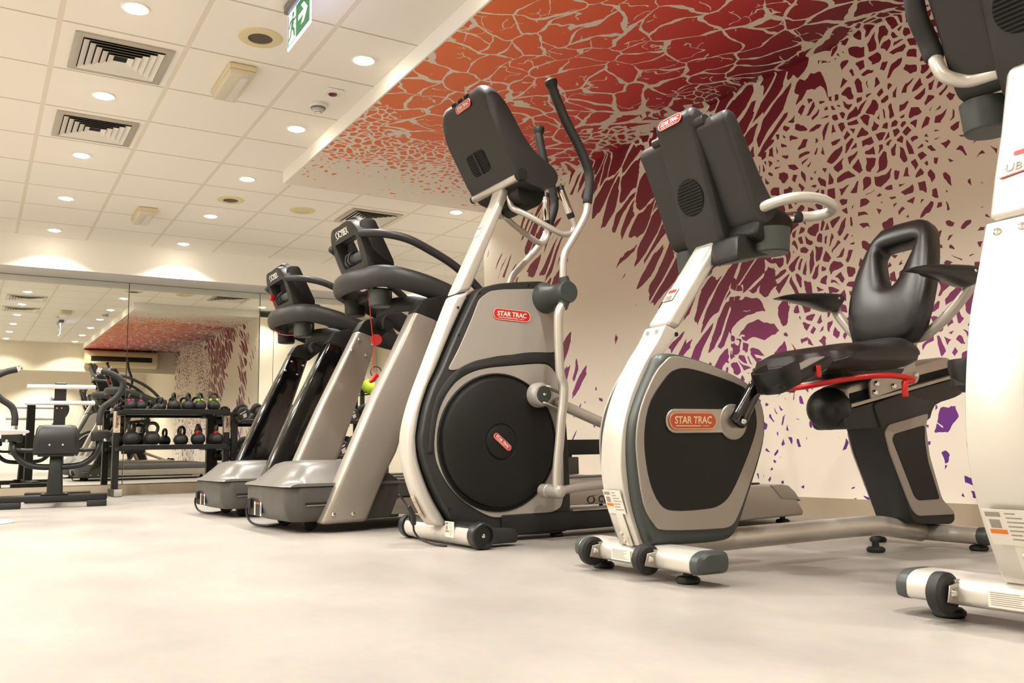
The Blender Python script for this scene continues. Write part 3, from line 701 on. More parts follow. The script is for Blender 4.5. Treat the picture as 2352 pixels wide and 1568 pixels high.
    for u, z in ((.925, .535), (.935, .565), (1.02, .558), (1.12, .578), (1.14, .60)): bolt(cg, (u, -.088, z), (0, -1, 0), .0105)
    ob('backrest_bracket', B().box((1.18, 0, .80), (.03, .17, .05)).tube([(1.16, -.07, .72), (1.20, -.07, .84), (1.25, -.06, .96)], .014, 12).tube([(1.16, .07, .72), (1.20, .07, .84), (1.25, .06, .96)], .014, 12), 'tube', cg)
    # seat cushion
    st = smooth2([(.485, .632), (.53, .648), (.60, .672), (.70, .676), (.82, .684), (.90, .702), (.955, .69), (.975, .66), (.95, .635), (.885, .616), (.74, .61), (.58, .602), (.51, .612)], 6)
    st = [(.635+(u-.485)*.80, z+(.018 if z > .64 else -.008)) for u, z in st]
    def ss(v):
        k = 1-math.sqrt(max(0, 1-(v/.2155)**6))
        return [(u+(.05 if u < .80 else -.03)*k, v, .645+(z-.645)*(1-.8*k)) for u, z in st]
    ob('seat_cushion', B().loft([ss(v) for v in [.215*math.sin(q*PI/28) for q in range(-14, 15)]]), 'vinyl', t, sharp=80)
    ob('seat_pan', B().prism(rounded([(.72, .602), (1.02, .615), (1.0, .596), (.78, .580)], .01), -.14, .14), 'black', t, .006, 2)
    # backrest, a bowed pad with a three-sided opening
    def bk(h): return V((1.10+.175*h-.012*math.sin(PI*min(1, h*1.1)), 0, .712+.462*h))
    out = [(-.05, 0), (-.11, .015), (-.145, .08), (-.162, .25), (-.166, .45), (-.155, .65), (-.13, .85), (-.10, .965), (-.06, 1.), (.06, 1.), (.10, .965), (.13, .85), (.155, .65), (.166, .45), (.162, .25), (.145, .08), (.11, .015), (.05, 0)]
    inn = [(-.03, .5), (-.075, .72), (-.08, .78), (-.06, .81), (.06, .81), (.08, .78), (.075, .72), (.03, .5), (0, .47)]
    out = smooth2(out, 3); inn = smooth2(inn, 3)
    k = len(out); cen = (0, .66)
    def at(v, h, d):
        p = bk(h); tn = (bk(h+.02)-bk(h-.02)).normalized(); nm = V((-tn.z, 0, tn.x))
        return p+nm*(d+.35*v*v)+VV*v
    # resample opening by angle so it bridges cleanly to the outline
    def hit(poly, a):
        best = None
        for i in range(len(poly)):
            (x1, y1), (x2, y2) = poly[i], poly[(i+1) % len(poly)]
            dx, dy = math.cos(a), math.sin(a); ex, ey = x2-x1, y2-y1
            den = dx*ey-dy*ex
            if abs(den) < 1e-9: continue
            s = ((x1-cen[0])*ey-(y1-cen[1])*ex)/den; q = ((x1-cen[0])*dy-(y1-cen[1])*dx)/den
            if s > 0 and -1e-6 <= q <= 1+1e-6: best = s if best is None else min(best, s)
        return best
    n = 64; rings = []
    hs = .455
    sc = lambda poly: [(v, h) for v, h in poly]
    for fr, dep in ((0, -.032), (0, .012), (.06, .03), (.2, .038), (.45, .042), (.75, .036), (.92, .026), (1, .008), (1, -.034), (.9, -.042), (.1, -.042), (0, -.032)):
        r = []
        for i in range(n):
            a = 2*PI*i/n+.01
            ri, ro = hit(inn, a), hit(out, a); d = ri+(ro-ri)*fr
            r.append(at(cen[0]+d*math.cos(a), cen[1]+d*math.sin(a), dep))
        rings.append(r)
    b = B(); vs = [b._v(r) for r in rings[:-1]]; vs.append(vs[0])
    for x, y in zip(vs, vs[1:]):
        for i in range(n): b._f((x[i], x[(i+1) % n], y[(i+1) % n], y[i]))
    ob('backrest', b, 'vinyl', t, sharp=60)
    # arm rests and their tubes
    for s in (1, -1):
        ar = [(.875, .912), (.93, .932), (1.04, .944), (1.19, .952), (1.205, .935), (1.185, .89), (1.15, .878), (1.05, .898), (.95, .908)]
        ob('arm_rest', B().loft([[(u, s*.285+v*(1 if u > .95 else .5), .92+(z-.92)*kz) for u, z in smooth2(ar, 3)] for v, kz in ((-.034, .6), (-.028, .9), (0, 1), (.028, .9), (.034, .6))]), 'vinyl', t, sharp=60)
        bolt(t, (1.175, s*.285-.033, .93), (0, -1, 0), .006)
        ob('arm_tube', B().tube([(1.19, s*.285, .905), (1.19, s*.278, .875), (1.175, s*.21, .80), (1.16, s*.13, .74), (1.16, s*.075, .73)], .0185, 16), 'tube', t)
    lab(ob('adjust_handle', B().tube([(.86, -.255, .512), (.862, -.255, .545), (.868, -.252, .556), (.90, -.255, .562), (.885, -.255, .57), (.80, -.235, .578), (.72, -.17, .572), (.66, -.06, .556), (.655, 0, .553), (.67, .07, .556), (.74, .17, .566), (.82, .23, .57), (.9, .25, .565)], .0095, 12), 'red', t), 'red bent adjustment handle under the seat')
    return t
recumbent()

# ------------------------------------------------------------------ upright bike, mostly out of frame on the right
def upright():
    t = thing('upright_bike', 'silver and charcoal upright exercise bike cut off by the right edge', 'exercise bike', (1.77, .95, 0))
    cv = lambda q: [(p.x, p.y) for p in catmull([(a, b, 0) for a, b in q], 4)]
    L = [(.012, .812), (-.033, .708), (-.074, .616), (-.1, .52), (-.117, .43), (-.122, .36), (-.118, .3), (-.1, .235), (-.074, .17), (-.045, .11), (-.03, .088)]
    Rr = [(.066, .80), (.016, .69), (-.025, .6), (-.052, .51), (-.068, .43), (-.074, .36), (-.07, .3), (-.055, .24), (-.03, .17), (0, .11), (.02, .085)]
    ob('spine', B().prism(cv(L)+cv(Rr)[::-1], -.058, .058), 'paint', t, .016, 3)
    up = ob('console_post', B().prism([(.0145, .818), (.05, .922), (.09, 1.025), (.134, 1.165), (.15, 1.185), (.2, 1.175), (.182, 1.15), (.07, .803)], -.058, .058), 'paint', t, .016, 3)
    tg = V((.36, 0, .93)).normalized(); nn = V((-.93, 0, .36)).normalized()
    for v in (.03, -.02): bolt(up, V((.003, v, .788)), nn, .009)
    c0 = V((.0565, -.012, .938))+nn*.001
    pl = ob('model_plate', B().plate([(-.05, -.032), (.05, -.022), (.05, .035), (-.03, .032)], c0, NU, tg, .0015), 'label', up)
    text('print', 'UB', 'print', pl, c0+nn*.0015-tg*.012+VV*.022, NU, tg, .034, .018)
    lb = ob('red_line', B().plate([(-.05, -.034), (.05, -.024), (.05, -.021), (-.05, -.031)], c0+nn*.001, NU, tg, .0012), 'emblem', pl)
    ob('red_band', B().plate(stadium(.066, .011), c0+nn*.0015+tg*.021-VV*.006, NU, tg, .0008), 'emblem', pl)
    stabilizer(t, -.28, .262)
    nrm = V((-.9, 0, -.42)).normalized(); tgl = V((-.42, 0, .9)).normalized()
    warning_label(t, V((-.094, .0, .203))+nrm*.004, NU, tgl, .088, .075)
    sp_ = ob('socket_plate', B().plate(rounded([(-.016, -.05), (.016, -.05), (.016, .05), (-.016, .05)], .004), V((-.055, -.01, .13))+nrm*.004, NU, tgl, .003), 'label', t)
    bolt(sp_, V((-.067, -.01, .15))+nrm*.006, nrm, .007, 'creamplate'); bolt(sp_, V((-.052, -.01, .12))+nrm*.006, nrm, .006, 'gold')
    drive_cover(t, .045)
    crank_set(t, .323, .436, math.radians(-30), .15)
    bike_console(t, -.125, .148)
    for s in (1, -1):
        ob('handlebar', B().tube([(.2, s*.10, 1.20), (.19, s*.17, 1.205), (.16, s*.205, 1.222), (.158, s*.225, 1.26), (.175, s*.24, 1.30)], .0165, 16), 'paint', t)
        ob('foam_grip', B().tube([(.168, s*.236, 1.285), (.16, s*.245, 1.33), (.135, s*.25, 1.385), (.125, s*.25, 1.45), (.135, s*.25, 1.52), (.17, s*.245, 1.575)], .0235, 18), 'foam', t)
    ob('main_beam', B().tube([(.02, 0, .078), (.4, 0, .08), (.75, 0, .075), (.92, 0, .055)], .034, 20, 5), 'tube', t)
    ob('rear_stabilizer', B().tube([(.95, -.22, .05), (.95, .22, .05)], .029, 22, 1), 'tube', t)
    for v in (-.2, .2): leveler(t, (.95, v), .033, .03)
    ob('seat_post', B().tube([(.42, 0, .1), (.47, 0, .4), (.52, 0, .72), (.55, 0, .9)], [.05, .045, .03, .026], 20), 'tube', t)
    ob('saddle', B().loft([[(.42+.30*k, w*math.cos(a), .94+.02*k+hh*math.sin(a)) for a in [2*PI*i/20 for i in range(20)]] for k, w, hh in ((0, .02, .02), (.05, .035, .03), (.35, .05, .035), (.6, .10, .045), (.85, .125, .05), (.97, .1, .04), (1, .04, .02))]), 'vinyl', t, sharp=60)
    return t
upright()

# ------------------------------------------------------------------ treadmills
def swoosh(o, xd, yd, s, m, parent):
    """two-armed swirl mark: crescents around an open eye with long tails"""
    b = B()
    for sg in (1, -1):
        o_ = [(1.0, .47), (.55, .44), (.15, .42), (-.2, .36), (-.43, .22), (-.52, .02), (-.47, -.14), (-.33, -.28), (-.12, -.36)]
        i_ = [(-.26, -.2), (-.33, -.06), (-.32, .08), (-.22, .21), (-.05, .30), (.2, .37), (.55, .41)]
        q = [(p.x, p.y) for p in catmull([(x, y, 0) for x, y in o_], 4)]+[(p.x, p.y) for p in catmull([(x, y, 0) for x, y in i_], 4)]
        b.plate([(sg*x*s, sg*y*s) for x, y in q], o, xd, yd, .0012)
    return ob('swirl_mark', b, m, parent)

def treadmill(label, post, loc, red_low):
    t = thing('treadmill', label, 'treadmill', loc)
    # lower motor housing
    plan = lambda w, f: rounded([(.035+f, -.32*w), (.085+f, -.385*w), (.60, -.385*w), (.60, .385*w), (.085+f, .385*w), (.035+f, .32*w), (.022+f, 0)], .02)
    ob('motor_base', B().loft([[(u, v, z) for u, v in plan(w, f)] for w, f, z in ((.95, .03, .052), (.98, .012, .085), (1, 0, .14), (1, 0, .212))]), 'hooddark', t, .006, 2)
    ob('base_shadow_gap', B().loft([[(u, v, z) for u, v in plan(.99, .006)] for z in (.21, .2165)]), 'black', t)
    # upper hood: full profile in the middle, dropping to the lip at the sides
    pr = [(.012, .216), (.025, .226), (.05, .240), (.104, .283), (.146, .318), (.195, .331), (.30, .336), (.46, .334), (.53, .272), (.60, .226), (.60, .216)]
    def hs(v):
        a = abs(v); k = 1 if a < .2 else max(0., 1-((a-.2)/.105)**1.5) if a < .305 else 0.
        return [(u+.03*max(0, (a-.30)/.09), v, .216+min(z-.216, .014) if k == 0 else .216+max(min(z-.216, .014+.004*k), (z-.216)*(.14+.86*k))) for u, z in pr]
    ob('motor_hood', B().loft([hs(v) for v in (-.392, -.36, -.33, -.305, -.29, -.27, -.25, -.23, -.2, -.1, 0, .1, .2, .23, .25, .27, .29, .305, .33, .36, .392)]), 'hood', t, sharp=38)
    # front face recess with power inlet, stickers
    fo = V((.0285, .0, .12)); fd = NU
    rc = ob('inlet_recess', B().plate(rounded([(-.27, -.055), (-.22, -.058), (-.03, -.055), (-.03, .02), (-.05, .03), (-.20, .032), (-.245, .03), (-.27, 0)], .015), fo+V((.004, 0, -.0)), fd, Z_, .008), 'dark', t, .002, 1)
    ob('power_inlet', B().box((.022, .20, .122), (.02, .05, .045)), 'void', rc)
    for nm, y, w, m in (('orange_sticker', .125, .022, 'label'), ('blue_sticker', .02, .024, 'label')):
        st = ob(nm, B().plate([(-w/2, -.033), (w/2, -.033), (w/2, .033), (-w/2, .033)], (.0232, y, .10), fd, Z_, .001), m, rc)
        ob('print', B().plate([(-w*.28, -.024), (w*.28, -.024), (w*.28, .022), (-w*.28, .022)], (.0222, y, .10), fd, Z_, .0006), 'yellowp' if m == 'label' and y > .1 else 'bluep', st)
    ob('red_strip', B().plate([(-.03, -.005), (.03, -.005), (.03, .005), (-.03, .005)], (.0232, .073, .127), fd, Z_, .001), 'redprint', rc)
    ob('power_cord', B().tube([(.026, .235, .115), (.016, .25, .095), (.016, .245, .06), (.03, .22, .025), (.06, .17, .010), (.12, .11, .010), (.2, .05, .03)], .006, 10), 'black', t)
    for s in (1, -1):
        gv = ob('side_groove', B().box((.215, s*.386, .137), (.2, .004, .012)), 'black', t, .001, 1)
        lab(ob('groove_edge', B().box((.205, s*.3875, .1285), (.17, .004, .004)), 'steel', gv), 'thin bright edge')
        ob('front_wheel', B().lathe([(.012, -.02), (.032, -.02), (.036, -.012), (.036, .012), (.032, .02), (.012, .02)], (.2, s*.2, .036), (0, 1, 0), 28), 'rubber', t)
    # uprights
    side = [(.175, .041), (.261, .236), (.435, .625), (.66, 1.075), (.787, 1.036), (.557, .369), (.501, .268), (.40, .043)]
    for s in (1, -1):
        p = ob('upright', B().prism(side, s*.335, s*.437), post, t, .02, 3)
        cp = ob('upright_cap', B().prism(rounded([(.655, 1.066), (.70, 1.135), (.80, 1.16), (.90, 1.12), (.785, 1.026)], .015), s*.338, s*.434), 'dark', t, .01, 2)
        for u, z in ((.233, .085), (.33, .083)): bolt(p, (u, s*.437, z), (0, s, 0), .010)
        for u, z in ((.665, 1.02), (.62, .955), (.745, .995), (.705, .93)): bolt(p, (u, s*.335, z), (0, -s, 0), .009)
    # handrail loop
    h = [(1.18, -.40, 1.085), (1.02, -.395, 1.115), (.90, -.385, 1.165), (.80, -.37, 1.205), (.70, -.35, 1.237), (.60, -.315, 1.262), (.53, -.26, 1.272), (.475, -.16, 1.268), (.45, -.06, 1.266)]
    full = h+[(u, -v, z) for u, v, z in h[::-1]]
    ob('handrail', B().tube(full, .058, 18, 5, up=(0, 0, 1), flat=.58), 'char', t)
    for s in (1, -1):
        ob('over_bar', B().tube([(.45, s*.21, 1.50), (.54, s*.30, 1.488), (.66, s*.345, 1.462), (.79, s*.365, 1.405), (.90, s*.38, 1.345), (1.0, s*.388, 1.27), (1.09, s*.395, 1.18), (1.14, s*.398, 1.11)], .0215, 14), 'char', t)
        c = ob('cup_holder', B().lathe([(0, 0), (.05, 0), (.056, .005), (.06, .085), (0, .085)], (.575, s*.175, 1.125), (0, 0, 1), 32), 'charblue' if s < 0 else 'dark', t)
    ob('console_bracket', B().tube([(.80, -.33, 1.12), (.74, -.2, 1.15), (.70, 0, 1.16), (.74, .2, 1.15), (.80, .33, 1.12)], .042, 14, 5, up=(0, 0, 1), flat=.6), 'dark', t)
    ob('console_stem', B().box((.62, 0, 1.21), (.12, .22, .07)), 'dark', t, .015, 2)
    # console: tilted frame with a see-through opening
    yd = V((-.343, 0, .939)); n = V((-.939, 0, -.343)); o = V((.515, 0, 1.318))
    q = lambda pts: pts
    outer = rounded([(-.175, -.05), (.175, -.05), (.205, .12), (.2, .22), (.14, .285), (-.14, .285), (-.2, .22), (-.205, .12)], .05, 5)
    inner = rounded([(-.125, .055), (.125, .055), (.15, .195), (.135, .2), (-.135, .2), (-.15, .195)], .015, 3)
    cs = ob('console', B().plate_hole(outer, inner, o-n*.045, NU, yd, .045), 'char', t, .008, 2)
    b = B().plate_hole(rounded([(-.165, -.045), (.165, -.045), (.195, .12), (.18, .24), (.12, .30), (-.12, .30), (-.18, .24), (-.195, .12)], .05, 5), rounded([(-.135, .06), (.135, .06), (.145, .19), (-.145, .19)], .01, 3), o-n*.075, NU, yd, .032)
    ob('display_housing', b, 'dark', cs, .012, 2)
    for s in (1, -1): ob('side_cheek', B().loft([[o-n*d+V((0, s*w, 0))+yd*h for d, h in rounded([(.0, -.02), (.0, .2), (.05, .27), (.12, .25), (.15, .0), (.12, -.05)], .02)] for w in (.162, .19)]), 'dark', cs, .008, 2)
    ob('lower_shelf', B().prism(rounded([(.60, 1.29), (.64, 1.355), (.695, 1.35), (.715, 1.305), (.66, 1.28)], .012), -.17, .17), 'dark', cs, .01, 2)
    ax = V((0, 1, 0)); c0 = o+yd*.085-n*.04
    ob('fan_housing', B().cyl(c0-ax*.118, c0+ax*.118, .036), 'charblue', cs, .006, 2)
    b = B()
    for v in (.045, .0): b.torus(c0+ax*v+n*.012+yd*.005, V((.3, 1, 0)), .038, .006)
    ob('fan_nozzle', b, 'black', cs)
    ob('lower_recess', B().plate(rounded([(-.12, -.03), (.12, -.03), (.13, .03), (-.13, .03)], .012), o+n*.0003+yd*.0, NU, yd, .002), 'black', cs)
    warning_label(cs, o+n*.0022+V((0, -.01, 0)), NU, yd, .06, .022, False)
    text('lettering', 'CYBEX', 'white', cs, o+yd*.243+n*.0-VV*.015, NU, yd, .13, .036, .02, .05)
    swoosh(o+yd*.243+VV*.075, NU, yd, .045, 'white', cs)
    # deck
    ob('belt_deck', B().box((1.30, 0, .155), (1.42, .56, .05)), 'rubber', t, .008, 2)
    for s in (1, -1):
        ob('deck_shoulder', B().prism(rounded([(.40, .05), (.40, .28), (.534, .272), (.605, .224), (.60, .16), (.545, .055)], .012), s*.27, s*.384), 'hooddark', t, .01, 2)
        ob('side_rail', B().prism(rounded([(.58, .150), (.58, .218), (1.98, .218), (2.03, .19), (2.035, .150)], .012), s*.28, s*.392), 'hooddark', t, .008, 2)
        sk = ob('rail_skirt', B().prism([(.545, .066), (.575, .148), (2.03, .148), (2.02, .058)], s*.29, s*.385), 'postsilver', t, .006, 2)
        xd = V((1, 0, 0)) if s < 0 else V((-1, 0, 0))
        swoosh(V((1.755 if s < 0 else 1.98, s*.3852, .085)), xd, Z_, .055, 'black', sk)
        text('lettering', 'CYBEX', 'black', sk, (1.875, s*.3852, .086), xd, Z_, .135, .04, .02, .05)
        ob('deck_stripe', B().box((1.3, s*.33, .2195), (1.3, .02, .003)), 'steel', t)
        leveler(t, (1.88, s*.31), .05, .03)
    ob('rear_roller_cover', B().box((2.02, 0, .15), (.06, .76, .12)), 'dark', t, .02, 2)
    # safety key on its red cord
    if red_low:
        ob('safety_cord', B().tube([(.55, -.05, 1.24), (.555, -.085, 1.15), (.562, -.09, 1.05), (.572, -.095, .95), (.570, -.098, .86), (.568, -.1, .80)], .0028, 8), 'red', t)
        ob('cord_tag', B().lathe([(0, 0), (.030, 0), (.030, .006), (0, .006)], (.592, -.085, .963), (-.3, -1, .1), 28), 'red', t)
        b = B().torus((.585, -.1, .79), (.3, 1, 0), .028, .0025, 24, 6)
        ob('key_ring', b, 'black', t)
        ob('safety_clip', B().tube([(.585, -.1, .775), (.568, -.1, .75), (.552, -.1, .738)], [.016, .014, .009], 12), 'red', t)
    else:
        ob('safety_clip', B().box(o+yd*.115+n*.03+VV*.085, (.03, .03, .036), None), 'red', t, .005, 2)
        ob('safety_cord', B().tube([o+yd*.10+n*.035+VV*.085, o+yd*.02+n*.025+VV*.09, (.472, .09, 1.25), (.468, .08, 1.20), (.49, .02, 1.165), (.53, -.06, 1.15), (.575, -.12, 1.15)], .003, 8), 'red', t)
    return t
treadmill('treadmill with silver uprights and curved dark handrail behind the elliptical trainer', 'postsilver', (1.22, 4.42, 0), True)
treadmill('treadmill with glossy black uprights, farthest from the camera', 'gloss', (1.238, 5.74, 0), False)

# ------------------------------------------------------------------ kettlebells and their rack
def bar_box(x0, x1, y0, y1, z0, z1): return B().box(((x0+x1)/2, (y0+y1)/2, (z0+z1)/2), (x1-x0, y1-y0, z1-z0))
def rack(name, label, cat, x0, x1, y, shelves, tilt, plates):
    t = thing(name, label, cat, ((x0+x1)/2, y, 0)); w = (x1-x0)/2
    top = shelves[-1]
    for s in (-1, 1):
        ob('upright', bar_box(s*w-.03, s*w+.03, -.035, .035, .06, top+.03), 'rackblack', t, .004, 1)
        f = ob('foot', bar_box(s*w-.035, s*w+.035, -.27, .18, .0, .07), 'rackblack', t, .004, 1)
        lab(ob('foot_cap', bar_box(s*w-.036, s*w+.036, -.283, -.27, .004, .072), 'greyend', f, .006, 2), 'grey plastic end cap')
        if plates:
            p = ob('name_plate', bar_box(s*w-.032, s*w+.032, -.040, -.0352, top-.22, top-.01), 'creamplate', t, .003, 1)
            text('lettering', 'tiguar', 'black', p, (s*w, -.0402, top-.115), Z_, V((-1, 0, 0)), .115, .034, .015)
            for z in (top-.025, top-.205): bolt(p, (s*w, -.0402, z), (0, -1, 0), .005)
    for z in shelves:
        sh = ob('shelf', bar_box(-w+.03, w-.03, -.17, .15, z-.012, z), 'rackblack', t, .003, 1)
        lp = ob('shelf_lip', bar_box(-w+.03, w-.03, -.185, -.17, z-.04, z+.008), 'rackblack', sh, .004, 1)
        if tilt:
            ct, st = math.cos(tilt), math.sin(tilt)
            for o in (sh, lp):
                for vx in o.data.vertices:
                    y_, z_ = vx.co.y, vx.co.z-z; vx.co.y = y_*ct-z_*st; vx.co.z = z+y_*st+z_*ct
        for s in (-1, 1): ob('shelf_brace', B().box((s*(w-.03), -.01, z-.031), (.08, .28, .038)), 'rackblack', sh, .003, 1)
    return t
rack('kettlebell_rack', 'black two tier rack with cream name plates holding kettlebells in front of mirror', 'rack', 1.215, 2.275, 9.47, [.485, .835], 0, True)

KB = {}
def kettlebell(x, y, z, r, rot, band, label):
    key = (r, band)
    if key in KB: return dup(KB[key], (x, y, z), rot, label, 'kettlebells on the rack')
    t = thing('kettlebell', label, 'kettlebell', (x, y, z), rot, 'kettlebells on the rack')
    prof = [(0, 0), (r*.62, 0)]+[(r*math.cos(a), r*.86+r*math.sin(a)*(.97)) for a in [math.radians(q) for q in range(-55, 66, 12)]]+[(r*.3, r*1.80), (0, r*1.82)]
    ob('body', B().lathe(prof, (0, 0, 0), (0, 0, 1), 30), 'iron', t, sharp=50)
    ob('handle', B().tube([(-r*.46, 0, r*1.5), (-r*.66, 0, r*1.95), (-r*.68, 0, r*2.35), (-r*.42, 0, r*2.72), (0, 0, r*2.82), (r*.42, 0, r*2.72), (r*.68, 0, r*2.35), (r*.66, 0, r*1.95), (r*.46, 0, r*1.5)], max(.0125, r*.21), 12), 'iron', t)
    if band:
        b = B()
        for s in (1, -1): b.tube([(s*r*.56, 0, r*1.68), (s*r*.66, 0, r*1.95)], max(.0125, r*.21)*1.12, 12, 1)
        ob('colour_band', b, band, t)
    KB[key] = t; return t
zt, zl = .835, .485
for x, r, rot, band, l in ((1.335, .056, .9, 'kbpink', 'small black kettlebell with pink band, leftmost on the upper shelf'), (1.43, .054, 1.35, 'kbpink', 'small black kettlebell with pink band, second on the upper shelf'),
                           (1.635, .046, 1.2, None, 'smallest plain black kettlebell standing alone mid upper shelf'), (1.74, .062, 1.1, None, 'plain black kettlebell on the upper shelf right of the smallest one'),
                           (1.88, .062, 1.0, None, 'plain black kettlebell on the upper shelf left of the lime banded pair'), (1.998, .063, .9, 'kbgreen', 'black kettlebell with lime band, left one of the pair'),
                           (2.135, .065, .35, 'kbgreen', 'black kettlebell with lime band at right end of upper shelf')):
    kettlebell(x, 9.44 if r > .05 else 9.5, zt, r, rot, band, l)
for x, r, rot, band, l in ((1.35, .082, 1.0, None, 'large black kettlebell with tall handle, leftmost on the lower shelf'), (1.54, .08, .1, None, 'large black kettlebell with wide handle facing front, lower shelf'),
                           (1.81, .064, 1.35, None, 'medium plain black kettlebell alone in the middle of lower shelf'), (1.985, .073, 1.1, 'kbred', 'black kettlebell with red band, left one on the lower shelf'),
                           (2.165, .072, 1.2, 'kbred', 'black kettlebell with red band beside right upright of lower shelf')):
    kettlebell(x, 9.43, zl, r, rot, band, l)

# ------------------------------------------------------------------ dumbbells and their rack
rack('dumbbell_rack', 'long black two tier rack holding round dumbbells behind the treadmills', 'rack', 2.345, 4.05, 9.42, [.40, .785], .28, False)
DB = {}
def dumbbell(x, y, z, r, L, rot, label):
    k = (r, L)
    if k in DB: return dup(DB[k], (x, y, z), rot, label, 'dumbbells on the rack')
    t = thing('dumbbell', label, 'dumbbell', (x, y, z), rot, 'dumbbells on the rack')
    for s in (1, -1):
        hd = ob('head', B().lathe([(0, -L*.17), (r*.9, -L*.17), (r, -L*.13), (r, L*.12), (r*.93, L*.17), (r*.8, L*.175), (r*.78, L*.165), (0, L*.165)], (0, s*L*.36, r), (0, s, 0), 36), 'rubber', t)
        xd = V((-s, 0, 0)); ca, sa = math.cos(.6), math.sin(.6)
        x2 = V((-s*ca, 0, sa)) if s < 0 else V((-s*ca, 0, sa)); x2 = V((ca, 0, sa)) if s < 0 else V((-ca, 0, sa)); y2 = V((-sa, 0, ca)) if s < 0 else V((sa, 0, ca))
        o = V((0, s*L*.525, r)); b = B()
        for q in range(4): b.plate([(-r*(.42-.04*q)+.0, -r*(.62-.17*q)), (r*(.15+.06*q), -r*(.62-.17*q)), (r*(.2+.06*q), -r*(.54-.17*q)), (-r*(.42-.04*q), -r*(.54-.17*q))], o, x2, y2, .001)
        ob('stripes', b, 'white', hd)
        text('lettering', 'tiguar', 'white', hd, o+y2*r*.32, x2, y2, r*1.2, r*.26, .02)
    ob('handle', B().tube([(0, -L*.2, r), (0, 0, r), (0, L*.2, r)], [.014, .0165, .014], 14), 'steel', t)
    DB[k] = t; return t
ordw = ['first', 'second', 'third', 'fourth', 'fifth', 'sixth', 'seventh', 'eighth', 'ninth', 'tenth']
TL = .28
def on_shelf(k, x, zs, r, L, rz, label):
    y = -.035                                                       # along the tilted shelf
    d = dumbbell(x, 9.42+y*math.cos(TL), zs+y*math.sin(TL)+.001, r, L, rz, label)
    d.rotation_euler = (TL, 0, rz)
for k in range(10):
    on_shelf(k, 2.42+.172*k, .785, .060+.001*(k//4), .25, random.uniform(-.08, .08)-.1, 'black round dumbbell with white stripes on upper shelf, %s from the left' % ordw[k])
for k in range(8):
    on_shelf(k, 2.46+.205*k, .40, .075+.002*(k//3), .27, random.uniform(-.06, .06)-.1, 'large black round dumbbell on lower shelf, %s from the left' % ordw[k])

# ball stand behind the dumbbell rack
t = thing('ball_stand', 'black upright stand for exercise balls glimpsed between the treadmill uprights', 'ball stand', (3.90, 9.745, 0))
ob('base', B().box((0, 0, .02), (.34, .15, .035)), 'rackblack', t, .005, 1)
ob('post', B().box((0, 0, .64), (.045, .045, 1.21)), 'rackblack', t, .004, 1)
for z in (.80, 1.07):
    ob('ball_arm', B().tube([(0, -.02, z), (0, -.06, z-.02), (.08, -.08, z-.005), (.05, -.14, z+.01)], .009, 8).tube([(0, -.06, z-.02), (-.03, -.08, z-.005), (-.01, -.14, z+.01)], .009, 8), 'rackblack', t)
for z, m, l in ((1.145, 'lime', 'lime green exercise ball behind the red safety clip'), (.875, 'bluball', 'blue exercise ball low on the black stand')):
    x, y = 3.93, 9.625
    bl = ob('exercise_ball', B().ball((0, 0, 0), .085, 32, 18), m); bl.location = (x, y, z); tag(bl, l, 'ball')

# ------------------------------------------------------------------ black bench machine by the mirror
t = thing('bench_machine', 'black padded bench machine with curved handles and two white rollers', 'gym machine', (.565, 7.66, 0), math.radians(-6))
fr = ob('base_bar', B().box((0, 0, .075), (.735, .075, .05)), 'rackblack', t, .01, 2)
for s in (1, -1):
    ob('rubber_foot', B().box((s*.295, 0, .025), (.14, .085, .05)), 'rubber', fr, .006, 2)
    bolt(fr, (s*.075, -.02, .10), (0, 0, 1), .012)
ob('base_plate', B().box((0, 0, .103), (.19, .10, .008)), 'rackblack', t, .002, 1)
ob('front_column', B().loft([[(x*w, y*.035+dy, z) for x, y in rounded([(-1, -1), (1, -1), (1, 1), (-1, 1)], .3)] for w, dy, z in ((.056, 0, .105), (.052, 0, .2), (.045, .01, .33), (.042, .03, .42))]), 'rackblack', t)
ob('floor_beam', B().box((0, .42, .08), (.07, .8, .06)), 'rackblack', t, .006, 1)
ob('rear_foot', B().box((0, .82, .05), (.5, .07, .09)), 'rackblack', t, .008, 1)
sd = ob('seat_pad', B().loft([[(x*w, y*h+dy, z) for x, y in rounded([(-1, -1), (1, -1), (1, 1), (-1, 1)], .25)] for w, h, dy, z in ((.15, .10, .02, .40), (.158, .12, .02, .42), (.152, .13, .03, .52), (.14, .135, .04, .60), (.125, .125, .045, .622), (.10, .1, .045, .628))]), 'vinyl', t, sharp=50)
ob('seat_bracket', B().box((0, -.02, .402), (.25, .12, .03)), 'rackblack', t, .005, 1)
for s in (1, -1): bolt(sd, (s*.045, -.118, .475), (0, -1, 0), .009)
ob('rear_post', B().box((0, .33, .53), (.085, .06, .90)), 'rackblack', t, .006, 1)
for x, z in ((0, .94), (-.02, .775), (.015, .775)): bolt(t, (x, .30, z), (0, -1, 0), .008)
for z, x0, x1 in ((.945, -.23, .25), (.815, -.245, .25)):
    rl = ob('white_roller', B().tube([(x0, .28, z), (x1, .28, z)], .0175, 18, 1), 'white', t)
